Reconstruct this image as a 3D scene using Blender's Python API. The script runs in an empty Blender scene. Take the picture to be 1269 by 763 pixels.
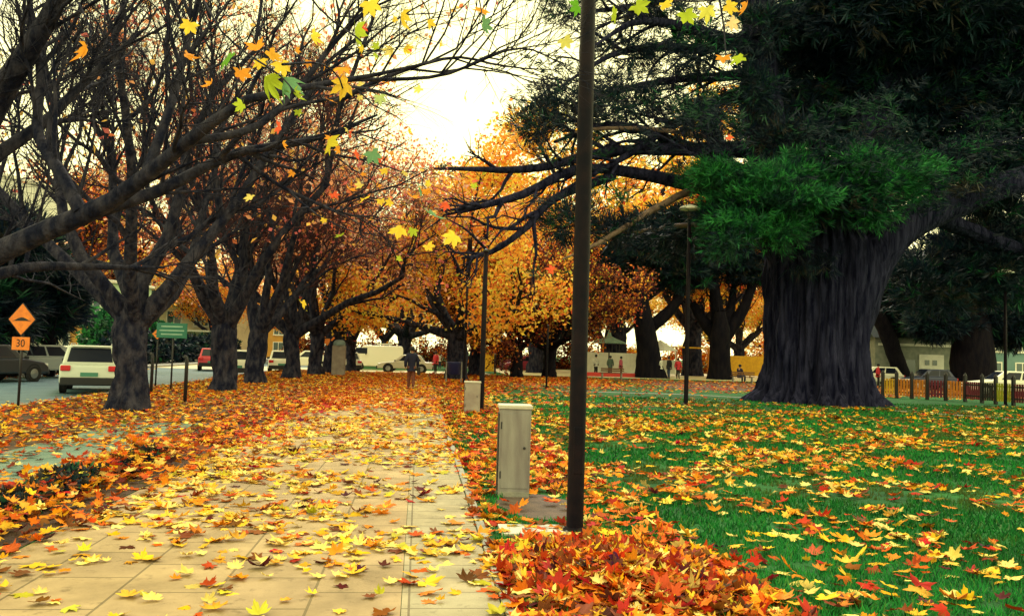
import bpy, bmesh, math, random
import numpy as np
from mathutils import Vector, Matrix

SEED = 11
rng = np.random.default_rng(SEED)
random.seed(SEED)
scene = bpy.context.scene
COL = scene.collection
R = math.radians

# ------------------------------------------------------------------ camera model
F = 1056.0; CX, CY = 634.5, 381.5
CAM = np.array([0.0, 0.0, 1.6])
yaw, pitch, roll = R(6.19), R(3.1), R(1.75)
fwd = np.array([math.sin(yaw)*math.cos(pitch), math.cos(yaw)*math.cos(pitch), math.sin(pitch)])
r0 = np.array([math.cos(yaw), -math.sin(yaw), 0.0]); u0 = np.cross(r0, fwd)
rgt = math.cos(roll)*r0 + math.sin(roll)*u0
upv = -math.sin(roll)*r0 + math.cos(roll)*u0
def ray(px, py):
    return fwd*F + rgt*(px-CX) - upv*(py-CY)
def P(px, py, z=0.0):
    d = ray(px, py); return CAM + d*((z-CAM[2])/d[2])
def PD(px, py, Y):
    d = ray(px, py); return CAM + d*(Y/d[1])
def proj(p):
    v = np.asarray(p) - CAM
    zc = v@fwd
    return CX + F*(v@rgt)/zc, CY - F*(v@upv)/zc, zc
cd = bpy.data.cameras.new('camera'); cam = bpy.data.objects.new('camera', cd); COL.objects.link(cam)
m = Matrix(((rgt[0], upv[0], -fwd[0], CAM[0]), (rgt[1], upv[1], -fwd[1], CAM[1]), (rgt[2], upv[2], -fwd[2], CAM[2]), (0,0,0,1)))
cam.matrix_world = m
cd.sensor_width = 36; cd.lens = 36*F/1269; cd.clip_end = 3000; cd.clip_start = 0.05
scene.camera = cam

# ------------------------------------------------------------------ materials
def nt(name):
    mt = bpy.data.materials.new(name); mt.use_nodes = True
    t = mt.node_tree; return mt, t, t.nodes, t.links, t.nodes['Principled BSDF']
def M(name, c, rough=.7, c2=None, scale=4.0, bump=0.0, bscale=None, metal=0.0, spec=.4, detail=6, stretch=None, contrast=(.35,.65)):
    mt, t, N, L, b = nt(name)
    b.inputs['Roughness'].default_value = rough; b.inputs['Metallic'].default_value = metal
    b.inputs['Specular IOR Level'].default_value = spec
    b.inputs['Base Color'].default_value = (*c, 1)
    if c2 is not None or bump:
        tc = N.new('ShaderNodeTexCoord'); src = tc.outputs['Object']
        if stretch:
            mp = N.new('ShaderNodeMapping'); mp.inputs['Scale'].default_value = stretch
            L.new(src, mp.inputs['Vector']); src = mp.outputs['Vector']
    if c2 is not None:
        n = N.new('ShaderNodeTexNoise'); n.inputs['Scale'].default_value = scale; n.inputs['Detail'].default_value = detail
        L.new(src, n.inputs['Vector'])
        r = N.new('ShaderNodeValToRGB'); r.color_ramp.elements[0].position = contrast[0]; r.color_ramp.elements[1].position = contrast[1]
        r.color_ramp.elements[0].color = (*c, 1); r.color_ramp.elements[1].color = (*c2, 1)
        L.new(n.outputs['Fac'], r.inputs['Fac']); L.new(r.outputs['Color'], b.inputs['Base Color'])
    if bump:
        n2 = N.new('ShaderNodeTexNoise'); n2.inputs['Scale'].default_value = bscale or scale*3; n2.inputs['Detail'].default_value = 8
        L.new(src, n2.inputs['Vector'])
        bp = N.new('ShaderNodeBump'); bp.inputs['Strength'].default_value = bump; bp.inputs['Distance'].default_value = .05
        L.new(n2.outputs['Fac'], bp.inputs['Height']); L.new(bp.outputs['Normal'], b.inputs['Normal'])
    return mt
def leafmat(name, trans=.35, rough=.55, spec=.25):
    mt, t, N, L, b = nt(name)
    a = N.new('ShaderNodeAttribute'); a.attribute_name = 'col'
    L.new(a.outputs['Color'], b.inputs['Base Color']); b.inputs['Roughness'].default_value = rough
    b.inputs['Specular IOR Level'].default_value = spec
    tr = N.new('ShaderNodeBsdfTranslucent'); L.new(a.outputs['Color'], tr.inputs['Color'])
    mx = N.new('ShaderNodeMixShader'); mx.inputs['Fac'].default_value = trans
    L.new(b.outputs['BSDF'], mx.inputs[1]); L.new(tr.outputs['BSDF'], mx.inputs[2])
    L.new(mx.outputs['Shader'], N['Material Output'].inputs['Surface'])
    return mt
MAT = {}
MAT['leaf'] = leafmat('autumn_leaf', .5, .7, .1)
MAT['litter'] = leafmat('dry_leaf', .15, .8, .06)
MAT['needle'] = leafmat('cypress_needles', .15)
MAT['grass'] = leafmat('grass_blade', .25, .8, .06)
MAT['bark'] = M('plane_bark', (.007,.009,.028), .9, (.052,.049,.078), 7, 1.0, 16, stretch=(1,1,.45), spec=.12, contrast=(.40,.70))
MAT['bark_red'] = M('twig_bark', (.055,.022,.034), .9, (.12,.050,.055), 4, spec=.15)
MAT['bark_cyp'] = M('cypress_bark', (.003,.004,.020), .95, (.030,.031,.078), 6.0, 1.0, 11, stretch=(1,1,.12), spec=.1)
MAT['bark_cyp'].node_tree.nodes['Bump'].inputs['Distance'].default_value = .16; MAT['bark'].node_tree.nodes['Bump'].inputs['Distance'].default_value = .09
MAT['bark_pale'] = M('bleached_branch', (.10,.06,.055), .85, (.22,.15,.12), 5, .5, 20)
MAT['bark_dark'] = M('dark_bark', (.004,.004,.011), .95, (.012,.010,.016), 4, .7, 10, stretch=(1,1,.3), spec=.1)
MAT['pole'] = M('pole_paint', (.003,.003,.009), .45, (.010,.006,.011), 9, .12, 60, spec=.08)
MAT['dark_metal'] = M('dark_metal', (.014,.014,.022), .45)
MAT['concrete'] = M('concrete', (.36,.35,.33), .85, (.25,.245,.25), 5, .25, 40)
MAT['concrete_lid'] = M('concrete_lid', (.50,.48,.44), .8, (.46,.44,.40), 8, .15, 50)
MAT['kerb'] = M('kerb_stone', (.32,.31,.27), .85, (.22,.22,.21), 4, .25, 30)
MAT['asphalt'] = M('asphalt', (.035,.085,.12), .58, (.065,.13,.165), 1.2, .3, 60, spec=.35)
MAT['pale_road'] = M('pale_concrete_road', (.52,.46,.28), .6, (.66,.60,.40), .6, .15, 30)
MAT['teal_paving'] = M('teal_paving', (.11,.185,.165), .85, (.19,.26,.22), 1.6, .3, 40, spec=.1)
MAT['soil'] = M('soil', (.10,.055,.030), .95, (.055,.035,.030), 2.0, .6, 25)
MAT['footpath'] = M('footpath', (.24,.24,.25), .9, (.32,.31,.29), 1.5, .2, 30)
MAT['glass'] = M('car_glass', (.008,.012,.028), .16, spec=.3)
MAT['tyre'] = M('tyre', (.012,.012,.016), .8)
MAT['rim'] = M('rim', (.30,.31,.33), .35, metal=.8)
MAT['black_trim'] = M('black_trim', (.012,.013,.02), .6)
MAT['tail'] = M('tail_light', (.55,.02,.03), .25)
MAT['head'] = M('head_light', (.75,.75,.7), .2)
MAT['plate'] = M('number_plate', (.06,.22,.17), .5)
MAT['window'] = M('window_glass', (.05,.09,.10), .12, spec=.7)
MAT['white'] = M('white_paint', (.80,.80,.74), .6, (.70,.70,.66), 3)
MAT['skin'] = M('skin', (.42,.22,.15), .6)
MAT['hair'] = M('hair', (.010,.010,.018), .7)
MAT['orange_sign'] = M('orange_sign', (.80,.22,.015), .45, (.62,.15,.012), 7)
MAT['black'] = M('black_paint', (.008,.008,.012), .6)
MAT['green_sign'] = M('green_sign', (.015,.15,.11), .5)
MAT['yellow'] = M('yellow_paint', (.78,.44,.02), .55, (.64,.33,.02), 4)
MAT['orange'] = M('orange_paint', (.66,.22,.02), .6, (.55,.17,.02), 4)
MAT['maroon'] = M('maroon_paint', (.16,.012,.035), .6, (.11,.01,.028), 4)
MAT['lime'] = M('lime_paint', (.36,.38,.02), .6)
MAT['red'] = M('red_paint', (.50,.035,.03), .6)
MAT['teal_roof'] = M('teal_roof', (.30,.50,.42), .6, (.22,.38,.34), 3)
MAT['wood'] = M('bench_wood', (.20,.09,.04), .7, (.13,.06,.03), 5)
def cloth(c): return M('cloth', c, .85, tuple(x*.7 for x in c), 8)

# paving: slabs with dark joints (brick node in metres)
def paving(name, c1, c2, mortar, bw, rh, off, msize=.012):
    mt, t, N, L, b = nt(name)
    tc = N.new('ShaderNodeTexCoord'); mp = N.new('ShaderNodeMapping')
    mp.inputs['Rotation'].default_value = (0,0,R(90)); L.new(tc.outputs['Object'], mp.inputs['Vector'])
    br = N.new('ShaderNodeTexBrick'); br.inputs['Scale'].default_value = 1
    br.inputs['Brick Width'].default_value = bw; br.inputs['Row Height'].default_value = rh
    br.inputs['Mortar Size'].default_value = msize; br.inputs['Mortar Smooth'].default_value = .3; br.offset = off
    br.inputs['Color1'].default_value = (*c1,1); br.inputs['Color2'].default_value = (*c2,1); br.inputs['Mortar'].default_value = (*mortar,1)
    L.new(mp.outputs['Vector'], br.inputs['Vector'])
    n = N.new('ShaderNodeTexNoise'); n.inputs['Scale'].default_value = 1.4; n.inputs['Detail'].default_value = 9; n.inputs['Roughness'].default_value = .65
    L.new(tc.outputs['Object'], n.inputs['Vector'])
    mp2 = N.new('ShaderNodeMapRange'); mp2.inputs[1].default_value=.3; mp2.inputs[2].default_value=.7; mp2.inputs[3].default_value=.58; mp2.inputs[4].default_value=1.15
    L.new(n.outputs['Fac'], mp2.inputs[0])
    vm = N.new('ShaderNodeVectorMath'); vm.operation='SCALE'; L.new(br.outputs['Color'], vm.inputs[0]); L.new(mp2.outputs[0], vm.inputs['Scale'])
    # dark leaf stains of their own shape
    vo = N.new('ShaderNodeTexNoise'); vo.inputs['Scale'].default_value = 7; vo.inputs['Detail'].default_value = 10; vo.inputs['Roughness'].default_value=.7; L.new(tc.outputs['Object'], vo.inputs['Vector'])
    ms = N.new('ShaderNodeMapRange'); ms.inputs[1].default_value=.56; ms.inputs[2].default_value=.68; ms.inputs[3].default_value=1; ms.inputs[4].default_value=.62; L.new(vo.outputs['Fac'], ms.inputs[0])
    v2 = N.new('ShaderNodeVectorMath'); v2.operation='SCALE'; L.new(vm.outputs['Vector'], v2.inputs[0]); L.new(ms.outputs[0], v2.inputs['Scale'])
    L.new(v2.outputs['Vector'], b.inputs['Base Color']); b.inputs['Roughness'].default_value = .85; b.inputs['Specular IOR Level'].default_value = .15
    n3 = N.new('ShaderNodeTexNoise'); n3.inputs['Scale'].default_value = 60; L.new(tc.outputs['Object'], n3.inputs['Vector'])
    ad = N.new('ShaderNodeMath'); ad.operation='MULTIPLY_ADD'; ad.inputs[1].default_value=-1.5
    L.new(br.outputs['Fac'], ad.inputs[0]); L.new(n3.outputs['Fac'], ad.inputs[2])
    bp = N.new('ShaderNodeBump'); bp.inputs['Strength'].default_value=.5; bp.inputs['Distance'].default_value=.008
    L.new(ad.outputs[0], bp.inputs['Height']); L.new(bp.outputs['Normal'], b.inputs['Normal'])
    return mt
MAT['slabs'] = paving('path_slabs', (.43,.315,.185), (.36,.265,.165), (.21,.16,.095), .72, .62, .5, .010)
MAT['tiles'] = paving('border_tiles', (.40,.335,.225), (.34,.30,.215), (.19,.155,.105), .36, .64, .0, .008)

# lawn ground
def lawnmat():
    mt, t, N, L, b = nt('lawn_ground')
    tc = N.new('ShaderNodeTexCoord')
    def nz(s, d=6):
        n = N.new('ShaderNodeTexNoise'); n.inputs['Scale'].default_value=s; n.inputs['Detail'].default_value=d
        L.new(tc.outputs['Object'], n.inputs['Vector']); return n
    a = nz(.55); r = N.new('ShaderNodeValToRGB'); e = r.color_ramp.elements
    e[0].position=.3; e[0].color=(.010,.055,.018,1); e[1].position=.62; e[1].color=(.020,.13,.030,1)
    x = e.new(.78); x.color=(.060,.075,.030,1)
    L.new(a.outputs['Fac'], r.inputs['Fac'])
    f = nz(35); mr = N.new('ShaderNodeMapRange'); mr.inputs[1].default_value=.3; mr.inputs[2].default_value=.7; mr.inputs[3].default_value=.55; mr.inputs[4].default_value=1.3
    L.new(f.outputs['Fac'], mr.inputs[0])
    vm = N.new('ShaderNodeVectorMath'); vm.operation='SCALE'; L.new(r.outputs['Color'], vm.inputs[0]); L.new(mr.outputs[0], vm.inputs['Scale'])
    L.new(vm.outputs['Vector'], b.inputs['Base Color']); b.inputs['Roughness'].default_value=.9; b.inputs['Specular IOR Level'].default_value=.15
    bp = N.new('ShaderNodeBump'); bp.inputs['Strength'].default_value=.8; bp.inputs['Distance'].default_value=.03
    L.new(f.outputs['Fac'], bp.inputs['Height']); L.new(bp.outputs['Normal'], b.inputs['Normal'])
    return mt
MAT['lawn'] = lawnmat()

# ------------------------------------------------------------------ object helpers
def tag(o, label=None, cat=None, group=None, kind=None):
    if label: o['label'] = label
    if cat: o['category'] = cat
    if group: o['group'] = group
    if kind: o['kind'] = kind
    return o
def empty(name, loc, label, cat, group=None, rz=0):
    o = bpy.data.objects.new(name, None); COL.objects.link(o); o.location = tuple(float(v) for v in loc); o.rotation_euler = (0,0,rz)
    o.empty_display_size = .2
    return tag(o, label, cat, group)
def link(name, me, parent=None):
    o = bpy.data.objects.new(name, me); COL.objects.link(o)
    if parent is not None: o.parent = parent
    return o
def np_mesh(name, V, faces, mats, parent=None, cols=None, smooth=False, midx=None):
    """faces: list of (M,k) int arrays"""
    me = bpy.data.meshes.new(name)
    V = np.asarray(V, dtype=np.float32)
    faces = [np.asarray(f, dtype=np.int32) for f in faces if len(f)]
    me.vertices.add(len(V)); me.vertices.foreach_set('co', V.ravel())
    lt = np.concatenate([f.ravel() for f in faces]); nl = len(lt)
    tot = np.concatenate([np.full(len(f), f.shape[1], dtype=np.int32) for f in faces])
    st = np.concatenate([[0], np.cumsum(tot)[:-1]]).astype(np.int32)
    me.loops.add(nl); me.loops.foreach_set('vertex_index', lt)
    me.polygons.add(len(tot)); me.polygons.foreach_set('loop_start', st); me.polygons.foreach_set('loop_total', tot)
    if smooth: me.polygons.foreach_set('use_smooth', np.ones(len(tot), dtype=bool))
    for mm in (mats if isinstance(mats, (list, tuple)) else [mats]): me.materials.append(mm)
    if midx is not None: me.polygons.foreach_set('material_index', np.asarray(midx, dtype=np.int32))
    me.update(calc_edges=True)
    if cols is not None:
        at = me.attributes.new('col', 'FLOAT_COLOR', 'POINT')
        c4 = np.ones((len(V), 4), dtype=np.float32); c4[:, :3] = cols
        at.data.foreach_set('color', c4.ravel())
    me.validate()
    return link(name, me, parent)

class MB:
    def __init__(s): s.v = []; s.f = []; s.n = 0
    def add(s, V, Fc):
        V = [tuple(float(a) for a in p) for p in V]
        s.v += V; s.f += [tuple(i+s.n for i in f) for f in Fc]; s.n += len(V); return s
    def box(s, c, d, rz=0.0, bev=0.0, rx=0.0, ry=0.0):
        bm = bmesh.new(); bmesh.ops.create_cube(bm, size=1)
        bmesh.ops.scale(bm, vec=d, verts=bm.verts)
        if bev: bmesh.ops.bevel(bm, geom=list(bm.edges), offset=bev, segments=2, affect='EDGES', profile=.5)
        mt = Matrix.Translation(c) @ Matrix.Rotation(rz,4,'Z') @ Matrix.Rotation(ry,4,'Y') @ Matrix.Rotation(rx,4,'X')
        bm.verts.index_update()
        s.add([mt@v.co for v in bm.verts], [[v.index for v in f.verts] for f in bm.faces]); bm.free(); return s
    def tube(s, pts, rad, n=8, cap=True):
        v, f = tube_batch(np.array(pts, float)[None], np.array(rad, float)[None], n)
        s.add(v, f.tolist())
        if cap:
            k = len(pts); s.f += [tuple(range(s.n-k*n, s.n-k*n+n))[::-1], tuple(range(s.n-n, s.n))]
        return s
    def lathe(s, prof, c=(0,0,0), n=20, axis='Z'):
        V = []; Fc = []
        for (r, z) in prof:
            for i in range(n):
                a = 2*math.pi*i/n
                p = (r*math.cos(a), r*math.sin(a), z)
                if axis == 'X': p = (z, r*math.cos(a), r*math.sin(a))
                if axis == 'Y': p = (r*math.cos(a), z, r*math.sin(a))
                V.append((p[0]+c[0], p[1]+c[1], p[2]+c[2]))
        for j in range(len(prof)-1):
            for i in range(n):
                Fc.append((j*n+i, j*n+(i+1)%n, (j+1)*n+(i+1)%n, (j+1)*n+i))
        Fc.append(tuple(range(n))[::-1]); Fc.append(tuple(range((len(prof)-1)*n, len(prof)*n)))
        return s.add(V, Fc)
    def prism(s, poly, y0, y1, plane='XZ', bev=0.0):
        """polygon in XZ extruded along Y (or YZ along X, XY along Z)"""
        def p3(a, b, w):
            return {'XZ': (a, w, b), 'YZ': (w, a, b), 'XY': (a, b, w)}[plane]
        n = len(poly)
        bm = bmesh.new()
        vs = [bm.verts.new(p3(a, b, y0)) for a, b in poly] + [bm.verts.new(p3(a, b, y1)) for a, b in poly]
        bm.faces.new(vs[:n]); bm.faces.new(vs[n:][::-1])
        for i in range(n): bm.faces.new((vs[i], vs[n+i], vs[n+(i+1)%n], vs[(i+1)%n]))
        bmesh.ops.recalc_face_normals(bm, faces=bm.faces)
        if bev: bmesh.ops.bevel(bm, geom=list(bm.edges), offset=bev, segments=2, affect='EDGES', profile=.5)
        bm.verts.index_update()
        s.add([v.co for v in bm.verts], [[v.index for v in f.verts] for f in bm.faces]); bm.free(); return s
    def build(s, name, mat, parent=None, smooth=False):
        me = bpy.data.meshes.new(name); me.from_pydata(s.v, [], s.f); me.materials.append(mat)
        if smooth: me.polygons.foreach_set('use_smooth', [True]*len(me.polygons))
        me.update(); return link(name, me, parent)

def tube_batch(Pp, Rr, n):
    N, K, _ = Pp.shape
    T = np.gradient(Pp, axis=1); T /= np.linalg.norm(T, axis=2, keepdims=True)+1e-9
    mean = T.mean(1); ref = np.where(np.abs(mean[:, 2:3]) > .75, np.array([[1., .1, 0]]), np.array([[0, 0, 1.]]))
    U = np.cross(T, ref[:, None, :]); U /= np.linalg.norm(U, axis=2, keepdims=True)+1e-9
    W = np.cross(T, U)
    a = np.arange(n)*2*math.pi/n
    V = Pp[:, :, None, :] + Rr[:, :, None, None]*(U[:, :, None, :]*np.cos(a)[None, None, :, None] + W[:, :, None, :]*np.sin(a)[None, None, :, None])
    idx = np.arange(N*K*n).reshape(N, K, n)
    A = idx[:, :-1, :]; B = np.roll(A, -1, axis=2); D = idx[:, 1:, :]; C = np.roll(D, -1, axis=2)
    return V.reshape(-1, 3), np.stack([A, B, C, D], -1).reshape(-1, 4)

def vnoise(x, y, scale, seed=0):
    x = np.asarray(x, float)/scale; y = np.asarray(y, float)/scale
    def h(i, j):
        s = np.sin(i*127.1+j*311.7+seed*74.7)*43758.5453; return s-np.floor(s)
    i = np.floor(x); j = np.floor(y); fx = x-i; fy = y-j
    fx = fx*fx*(3-2*fx); fy = fy*fy*(3-2*fy)
    return (h(i,j)*(1-fx)+h(i+1,j)*fx)*(1-fy) + (h(i,j+1)*(1-fx)+h(i+1,j+1)*fx)*fy
def unit(a): return a/(np.linalg.norm(a, axis=-1, keepdims=True)+1e-9)

def copy_tree(o, parent=None):
    c = o.copy(); COL.objects.link(c)
    if parent is not None: c.parent = parent
    for ch in list(o.children): copy_tree(ch, c)
    return c

# ------------------------------------------------------------------ world and sun
SUN_EL, SUN_AZ = R(46), R(8)      # ahead, behind thin cloud over the end of the path
w = bpy.data.worlds.new('World'); scene.world = w; w.use_nodes = True
N = w.node_tree.nodes; L = w.node_tree.links
sky = N.new('ShaderNodeTexSky'); sky.sky_type = 'NISHITA'; sky.sun_disc = False
sky.sun_elevation = SUN_EL; sky.sun_rotation = SUN_AZ
tc = N.new('ShaderNodeTexCoord'); n1 = N.new('ShaderNodeTexNoise'); n1.inputs['Scale'].default_value = 2.2; n1.inputs['Detail'].default_value = 7
mpn = N.new('ShaderNodeMapping'); mpn.inputs['Scale'].default_value = (1,1,2.5); L.new(tc.outputs['Generated'], mpn.inputs['Vector']); L.new(mpn.outputs['Vector'], n1.inputs['Vector'])
rp = N.new('ShaderNodeValToRGB'); rp.color_ramp.elements[0].position=.15; rp.color_ramp.elements[0].color=(.72,.72,.72,1)
rp.color_ramp.elements[1].position=.5; rp.color_ramp.elements[1].color=(.97,.97,.97,1)
L.new(n1.outputs['Fac'], rp.inputs['Fac'])
mx = N.new('ShaderNodeMix'); mx.data_type = 'RGBA'
L.new(rp.outputs['Color'], mx.inputs['Factor']); L.new(sky.outputs['Color'], mx.inputs['A']); mx.inputs['B'].default_value = (13.0, 12.1, 5.8, 1)
bg = N['Background']; L.new(mx.outputs['Result'], bg.inputs['Color']); bg.inputs['Strength'].default_value = .105
sd = bpy.data.lights.new('sun', 'SUN'); so = bpy.data.objects.new('sun', sd); COL.objects.link(so)
sd.energy = 1.5; sd.angle = R(24); sd.color = (1, .95, .86)
dirv = Vector((math.sin(SUN_AZ)*math.cos(SUN_EL), math.cos(SUN_AZ)*math.cos(SUN_EL), math.sin(SUN_EL)))
so.rotation_euler = dirv.to_track_quat('Z', 'Y').to_euler()
scene.view_settings.view_transform = 'Standard'; scene.view_settings.look = 'None'
scene.view_settings.exposure = 0.8; scene.view_settings.gamma = 1

# ------------------------------------------------------------------ setting: ground, roads, paths
def sheet(name, polys, z, mat):
    V = []; Fc = []
    for p in polys:
        b = len(V); V += [(x, y, z) for x, y in p]; Fc.append(tuple(range(b, b+len(p))))
    me = bpy.data.meshes.new(name); me.from_pydata(V, [], Fc); me.materials.append(mat); me.update()
    return tag(link(name, me), kind='structure')
def rect(x0, x1, y0, y1): return [(x0, y0), (x1, y0), (x1, y1), (x0, y1)]
PL, PR, PB = -2.95, -0.05, 0.58      # path left, start of tile band, right edge
sheet('ground', [rect(-900, 900, -60, 1500)], -.124, MAT['lawn'])
sheet('road', [rect(-18.6, -9.75, -12, 240)], -.12, MAT['asphalt'])
sheet('cross_street', [rect(-90, 5.5, 63.2, 76)], -.116, MAT['pale_road'])
sheet('lawn', [rect(-9.6, 120, -12, 63), rect(5.65, 120, 63, 150)], 0, MAT['lawn'])
sheet('verge', [rect(-9.6, -2.98, -12, 62.9)], .004, MAT['soil'])
sheet('path', [rect(PL, PR, -6, 62.9)], .010, MAT['slabs'])
sheet('path_border', [rect(PR+.004, PB, -6, 62.9)], .012, MAT['tiles'])
sheet('paved_strip', [rect(-5.75, -4.35, 7, 18)], .009, MAT['teal_paving'])
k = MB(); k.box((-9.675, 25, -.06), (.15, 76, .13), bev=.012); k.box((-2, 63.1, -.06), (15.4, .15, .13), bev=.012)
k.box((5.6, 107, -.06), (.15, 86, .13), bev=.012)
tag(k.build('kerb', MAT['kerb']), kind='structure')
k = MB(); k.box((-18.7, 114, -.06), (.15, 250, .13), bev=.012); tag(k.build('far_kerb', MAT['kerb']), kind='structure')
sheet('far_pavement', [rect(-24, -18.78, -12, 240)], .0, MAT['footpath'])
k = MB(); k.box((PB+.05, 28, .005), (.08, 69.8, .05), bev=.01); tag(k.build('path_edging', MAT['kerb']), kind='structure')
# narrow footpath over the lawn to the playground fence
fp = [P(690,484), P(860,489), P(1000,497), P(1100,508), P(1269,520), P(1420,530)]
V = []; Fc = []
for i, p in enumerate(fp):
    wd = [.25,.25,.35,.5,.55,.55][i]; V += [(p[0], p[1]-wd, .006), (p[0], p[1]+wd, .006)]
Fc = [(2*i, 2*i+2, 2*i+3, 2*i+1) for i in range(len(fp)-1)]
me = bpy.data.meshes.new('footpath'); me.from_pydata(V, [], Fc); me.materials.append(MAT['footpath']); tag(link('footpath', me), kind='structure')
# red sand of the playground and the fair behind it
sheet('playground_ground', [rect(14, 60, 44, 62)], .008, MAT['soil'])
sheet('fair_ground', [rect(7, 60, 66, 96)], .008, MAT['pale_road'])
# bare soil patch by the cabinet
c = P(668, 628); a = np.linspace(0, 2*math.pi, 22, endpoint=False)
me = bpy.data.meshes.new('bare_soil'); me.from_pydata([(c[0]+.42*math.cos(t)*(1+.2*math.sin(3*t)), c[1]+.75*math.sin(t)*(1+.15*math.cos(5*t)), .005) for t in a], [], [tuple(range(22))])
me.materials.append(M('bare_earth', (.13,.09,.08), .95, (.08,.06,.06), 6, .5, 40)); tag(link('bare_soil', me), kind='structure')

# ------------------------------------------------------------------ leaf templates
def leaf_outline(hi=True):
    if hi: half = [(0,1.0),(7,.82),(13,.78),(19,.70),(25,.50),(33,.66),(41,.76),(50,.95),(57,.76),(66,.74),(80,.50),(93,.60),(106,.80),(118,.58),(140,.42),(168,.14)]
    else: half = [(0,1.0),(24,.55),(50,.95),(80,.52),(108,.78),(148,.36)]
    pts = [(r*math.sin(R(a)), r*math.cos(R(a))) for a, r in half]
    pts += [(-x, y) for x, y in pts[1:][::-1]]
    return pts
def leaf_template(hi=True):
    o = leaf_outline(hi); n = len(o)
    V = [(0, 0, 0)] + [(x, y, 0) for x, y in o]
    T = [(0, 1+i, 1+(i+1) % n) for i in range(n)]
    if hi:   # stalk
        b = len(V); V += [(.018, -.05, 0), (-.018, -.05, 0), (.05, -.75, .03)]; T.append((b, b+1, b+2))
    return np.array(V, float), np.array(T, int)
def place_leaves(pos, size, yawa, tilt, tdir, curl, cols, hi, edge=None):
    tv, tf = leaf_template(hi); N_ = len(pos); K = len(tv)
    V = np.repeat(tv[None], N_, 0)
    V[:, 1:, :2] *= (1+rng.normal(0, .09, (N_, K-1, 1))); V[:, :, 0] *= rng.uniform(.72, 1.12, (N_, 1))
    V[:, :, 0] += rng.normal(0, .14, (N_, 1))*V[:, :, 1]
    r2 = V[:, :, 0]**2 + V[:, :, 1]**2
    V[:, :, 2] = curl[:, 0:1]*r2 + curl[:, 1:2]*np.abs(V[:, :, 0]) + curl[:, 2:3]*V[:, :, 1]*np.abs(V[:, :, 1]) + rng.normal(0, .05 if hi else .04, (N_, K))*np.sqrt(r2)
    V[:, :, :2] *= (1-.25*np.minimum(1, np.abs(curl[:, 0:1])*r2))[:, :, None]
    c, s = np.cos(yawa), np.sin(yawa)
    X = V[:, :, 0]*c[:, None]-V[:, :, 1]*s[:, None]; Y = V[:, :, 0]*s[:, None]+V[:, :, 1]*c[:, None]; Z = V[:, :, 2]
    # tilt about horizontal axis tdir
    ax = np.stack([np.cos(tdir), np.sin(tdir), np.zeros(N_)], -1)[:, None, :]
    Pn = np.stack([X, Y, Z], -1); ct, st = np.cos(tilt)[:, None, None], np.sin(tilt)[:, None, None]
    Pn = Pn*ct + np.cross(np.broadcast_to(ax, Pn.shape), Pn)*st + ax*(Pn*ax).sum(-1, keepdims=True)*(1-ct)
    Vw = Pn*size[:, None, None] + pos[:, None, :]
    f = tf[None] + (np.arange(N_)*K)[:, None, None]
    cc = np.repeat(cols[:, None, :], K, 1)
    ed = np.clip(np.sqrt(r2), 0, 1)[:, :, None]
    if edge is not None:   # rims and blotches turn brown
        e = np.clip(edge[:, None, None]*ed*(.5+rng.random((N_, K, 1))), 0, 1)
        cc = cc*(1-e) + np.array([.20, .055, .02])*e
    cc = cc*(1+rng.normal(0, .08, (N_, K, 1)))
    return Vw, f, np.clip(cc, .003, 1)
PAL = np.array([(.82,.50,.045),(.84,.64,.19),(.78,.25,.022),(.60,.105,.014),(.42,.032,.014),(.19,.058,.018),(.065,.017,.016),(.50,.46,.045),(.74,.38,.03)])
PNAME = ['golden yellow','pale cream yellow','bright orange','rusty orange','deep red','brown','dark maroon','greenish yellow','amber']
def pick(wt, n):
    wt = np.array(wt, float); wt /= wt.sum(); i = rng.choice(len(PAL), n, p=wt)
    c = PAL[i]*(1+rng.normal(0, .12, (n, 1)))+rng.normal(0, .015, (n, 3)); return i, np.clip(c, .006, .95)

# ------------------------------------------------------------------ tree engine
def grow(Pp, Rr, mchild, length, ang, up, rr, K, wig, tmin=.25, tmax=1.0, shrink=.5, rabs=None, seedrng=None):
    g = seedrng; N_, Kp, _ = Pp.shape
    par = np.repeat(np.arange(N_), mchild); n = len(par)
    t = g.uniform(tmin, tmax, n); x = t*(Kp-1); i = np.minimum(x.astype(int), Kp-2); f = (x-i)[:, None]
    s = Pp[par, i]*(1-f)+Pp[par, i+1]*f; rad = Rr[par, i]*(1-f[:, 0])+Rr[par, i+1]*f[:, 0]
    d = unit(Pp[par, i+1]-Pp[par, i])
    rv = unit(g.normal(size=(n, 3))); side = unit(rv-d*(rv*d).sum(-1, keepdims=True))
    a = np.radians(g.uniform(ang[0], ang[1], n))[:, None]
    nd = unit(d*np.cos(a)+side*np.sin(a)+np.array([0, 0, up]))
    ln = length*(1-shrink*t)*g.uniform(.65, 1.25, n)
    u = np.linspace(0, 1, K)
    wv = g.normal(0, wig, (n, K, 3))*u[None, :, None]
    wv = np.cumsum(wv, 1)*.6
    Pn = s[:, None, :] + (nd[:, None, :]*u[None, :, None] + wv + np.array([0, 0, up*.35])*(u**2)[None, :, None])*ln[:, None, None]
    r1 = (rad*rr if rabs is None else np.minimum(rad*.7, rabs*g.uniform(.7, 1.2, n)))
    Rn = r1[:, None]*(1-.75*u)[None, :]
    return Pn, Rn, par
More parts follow.
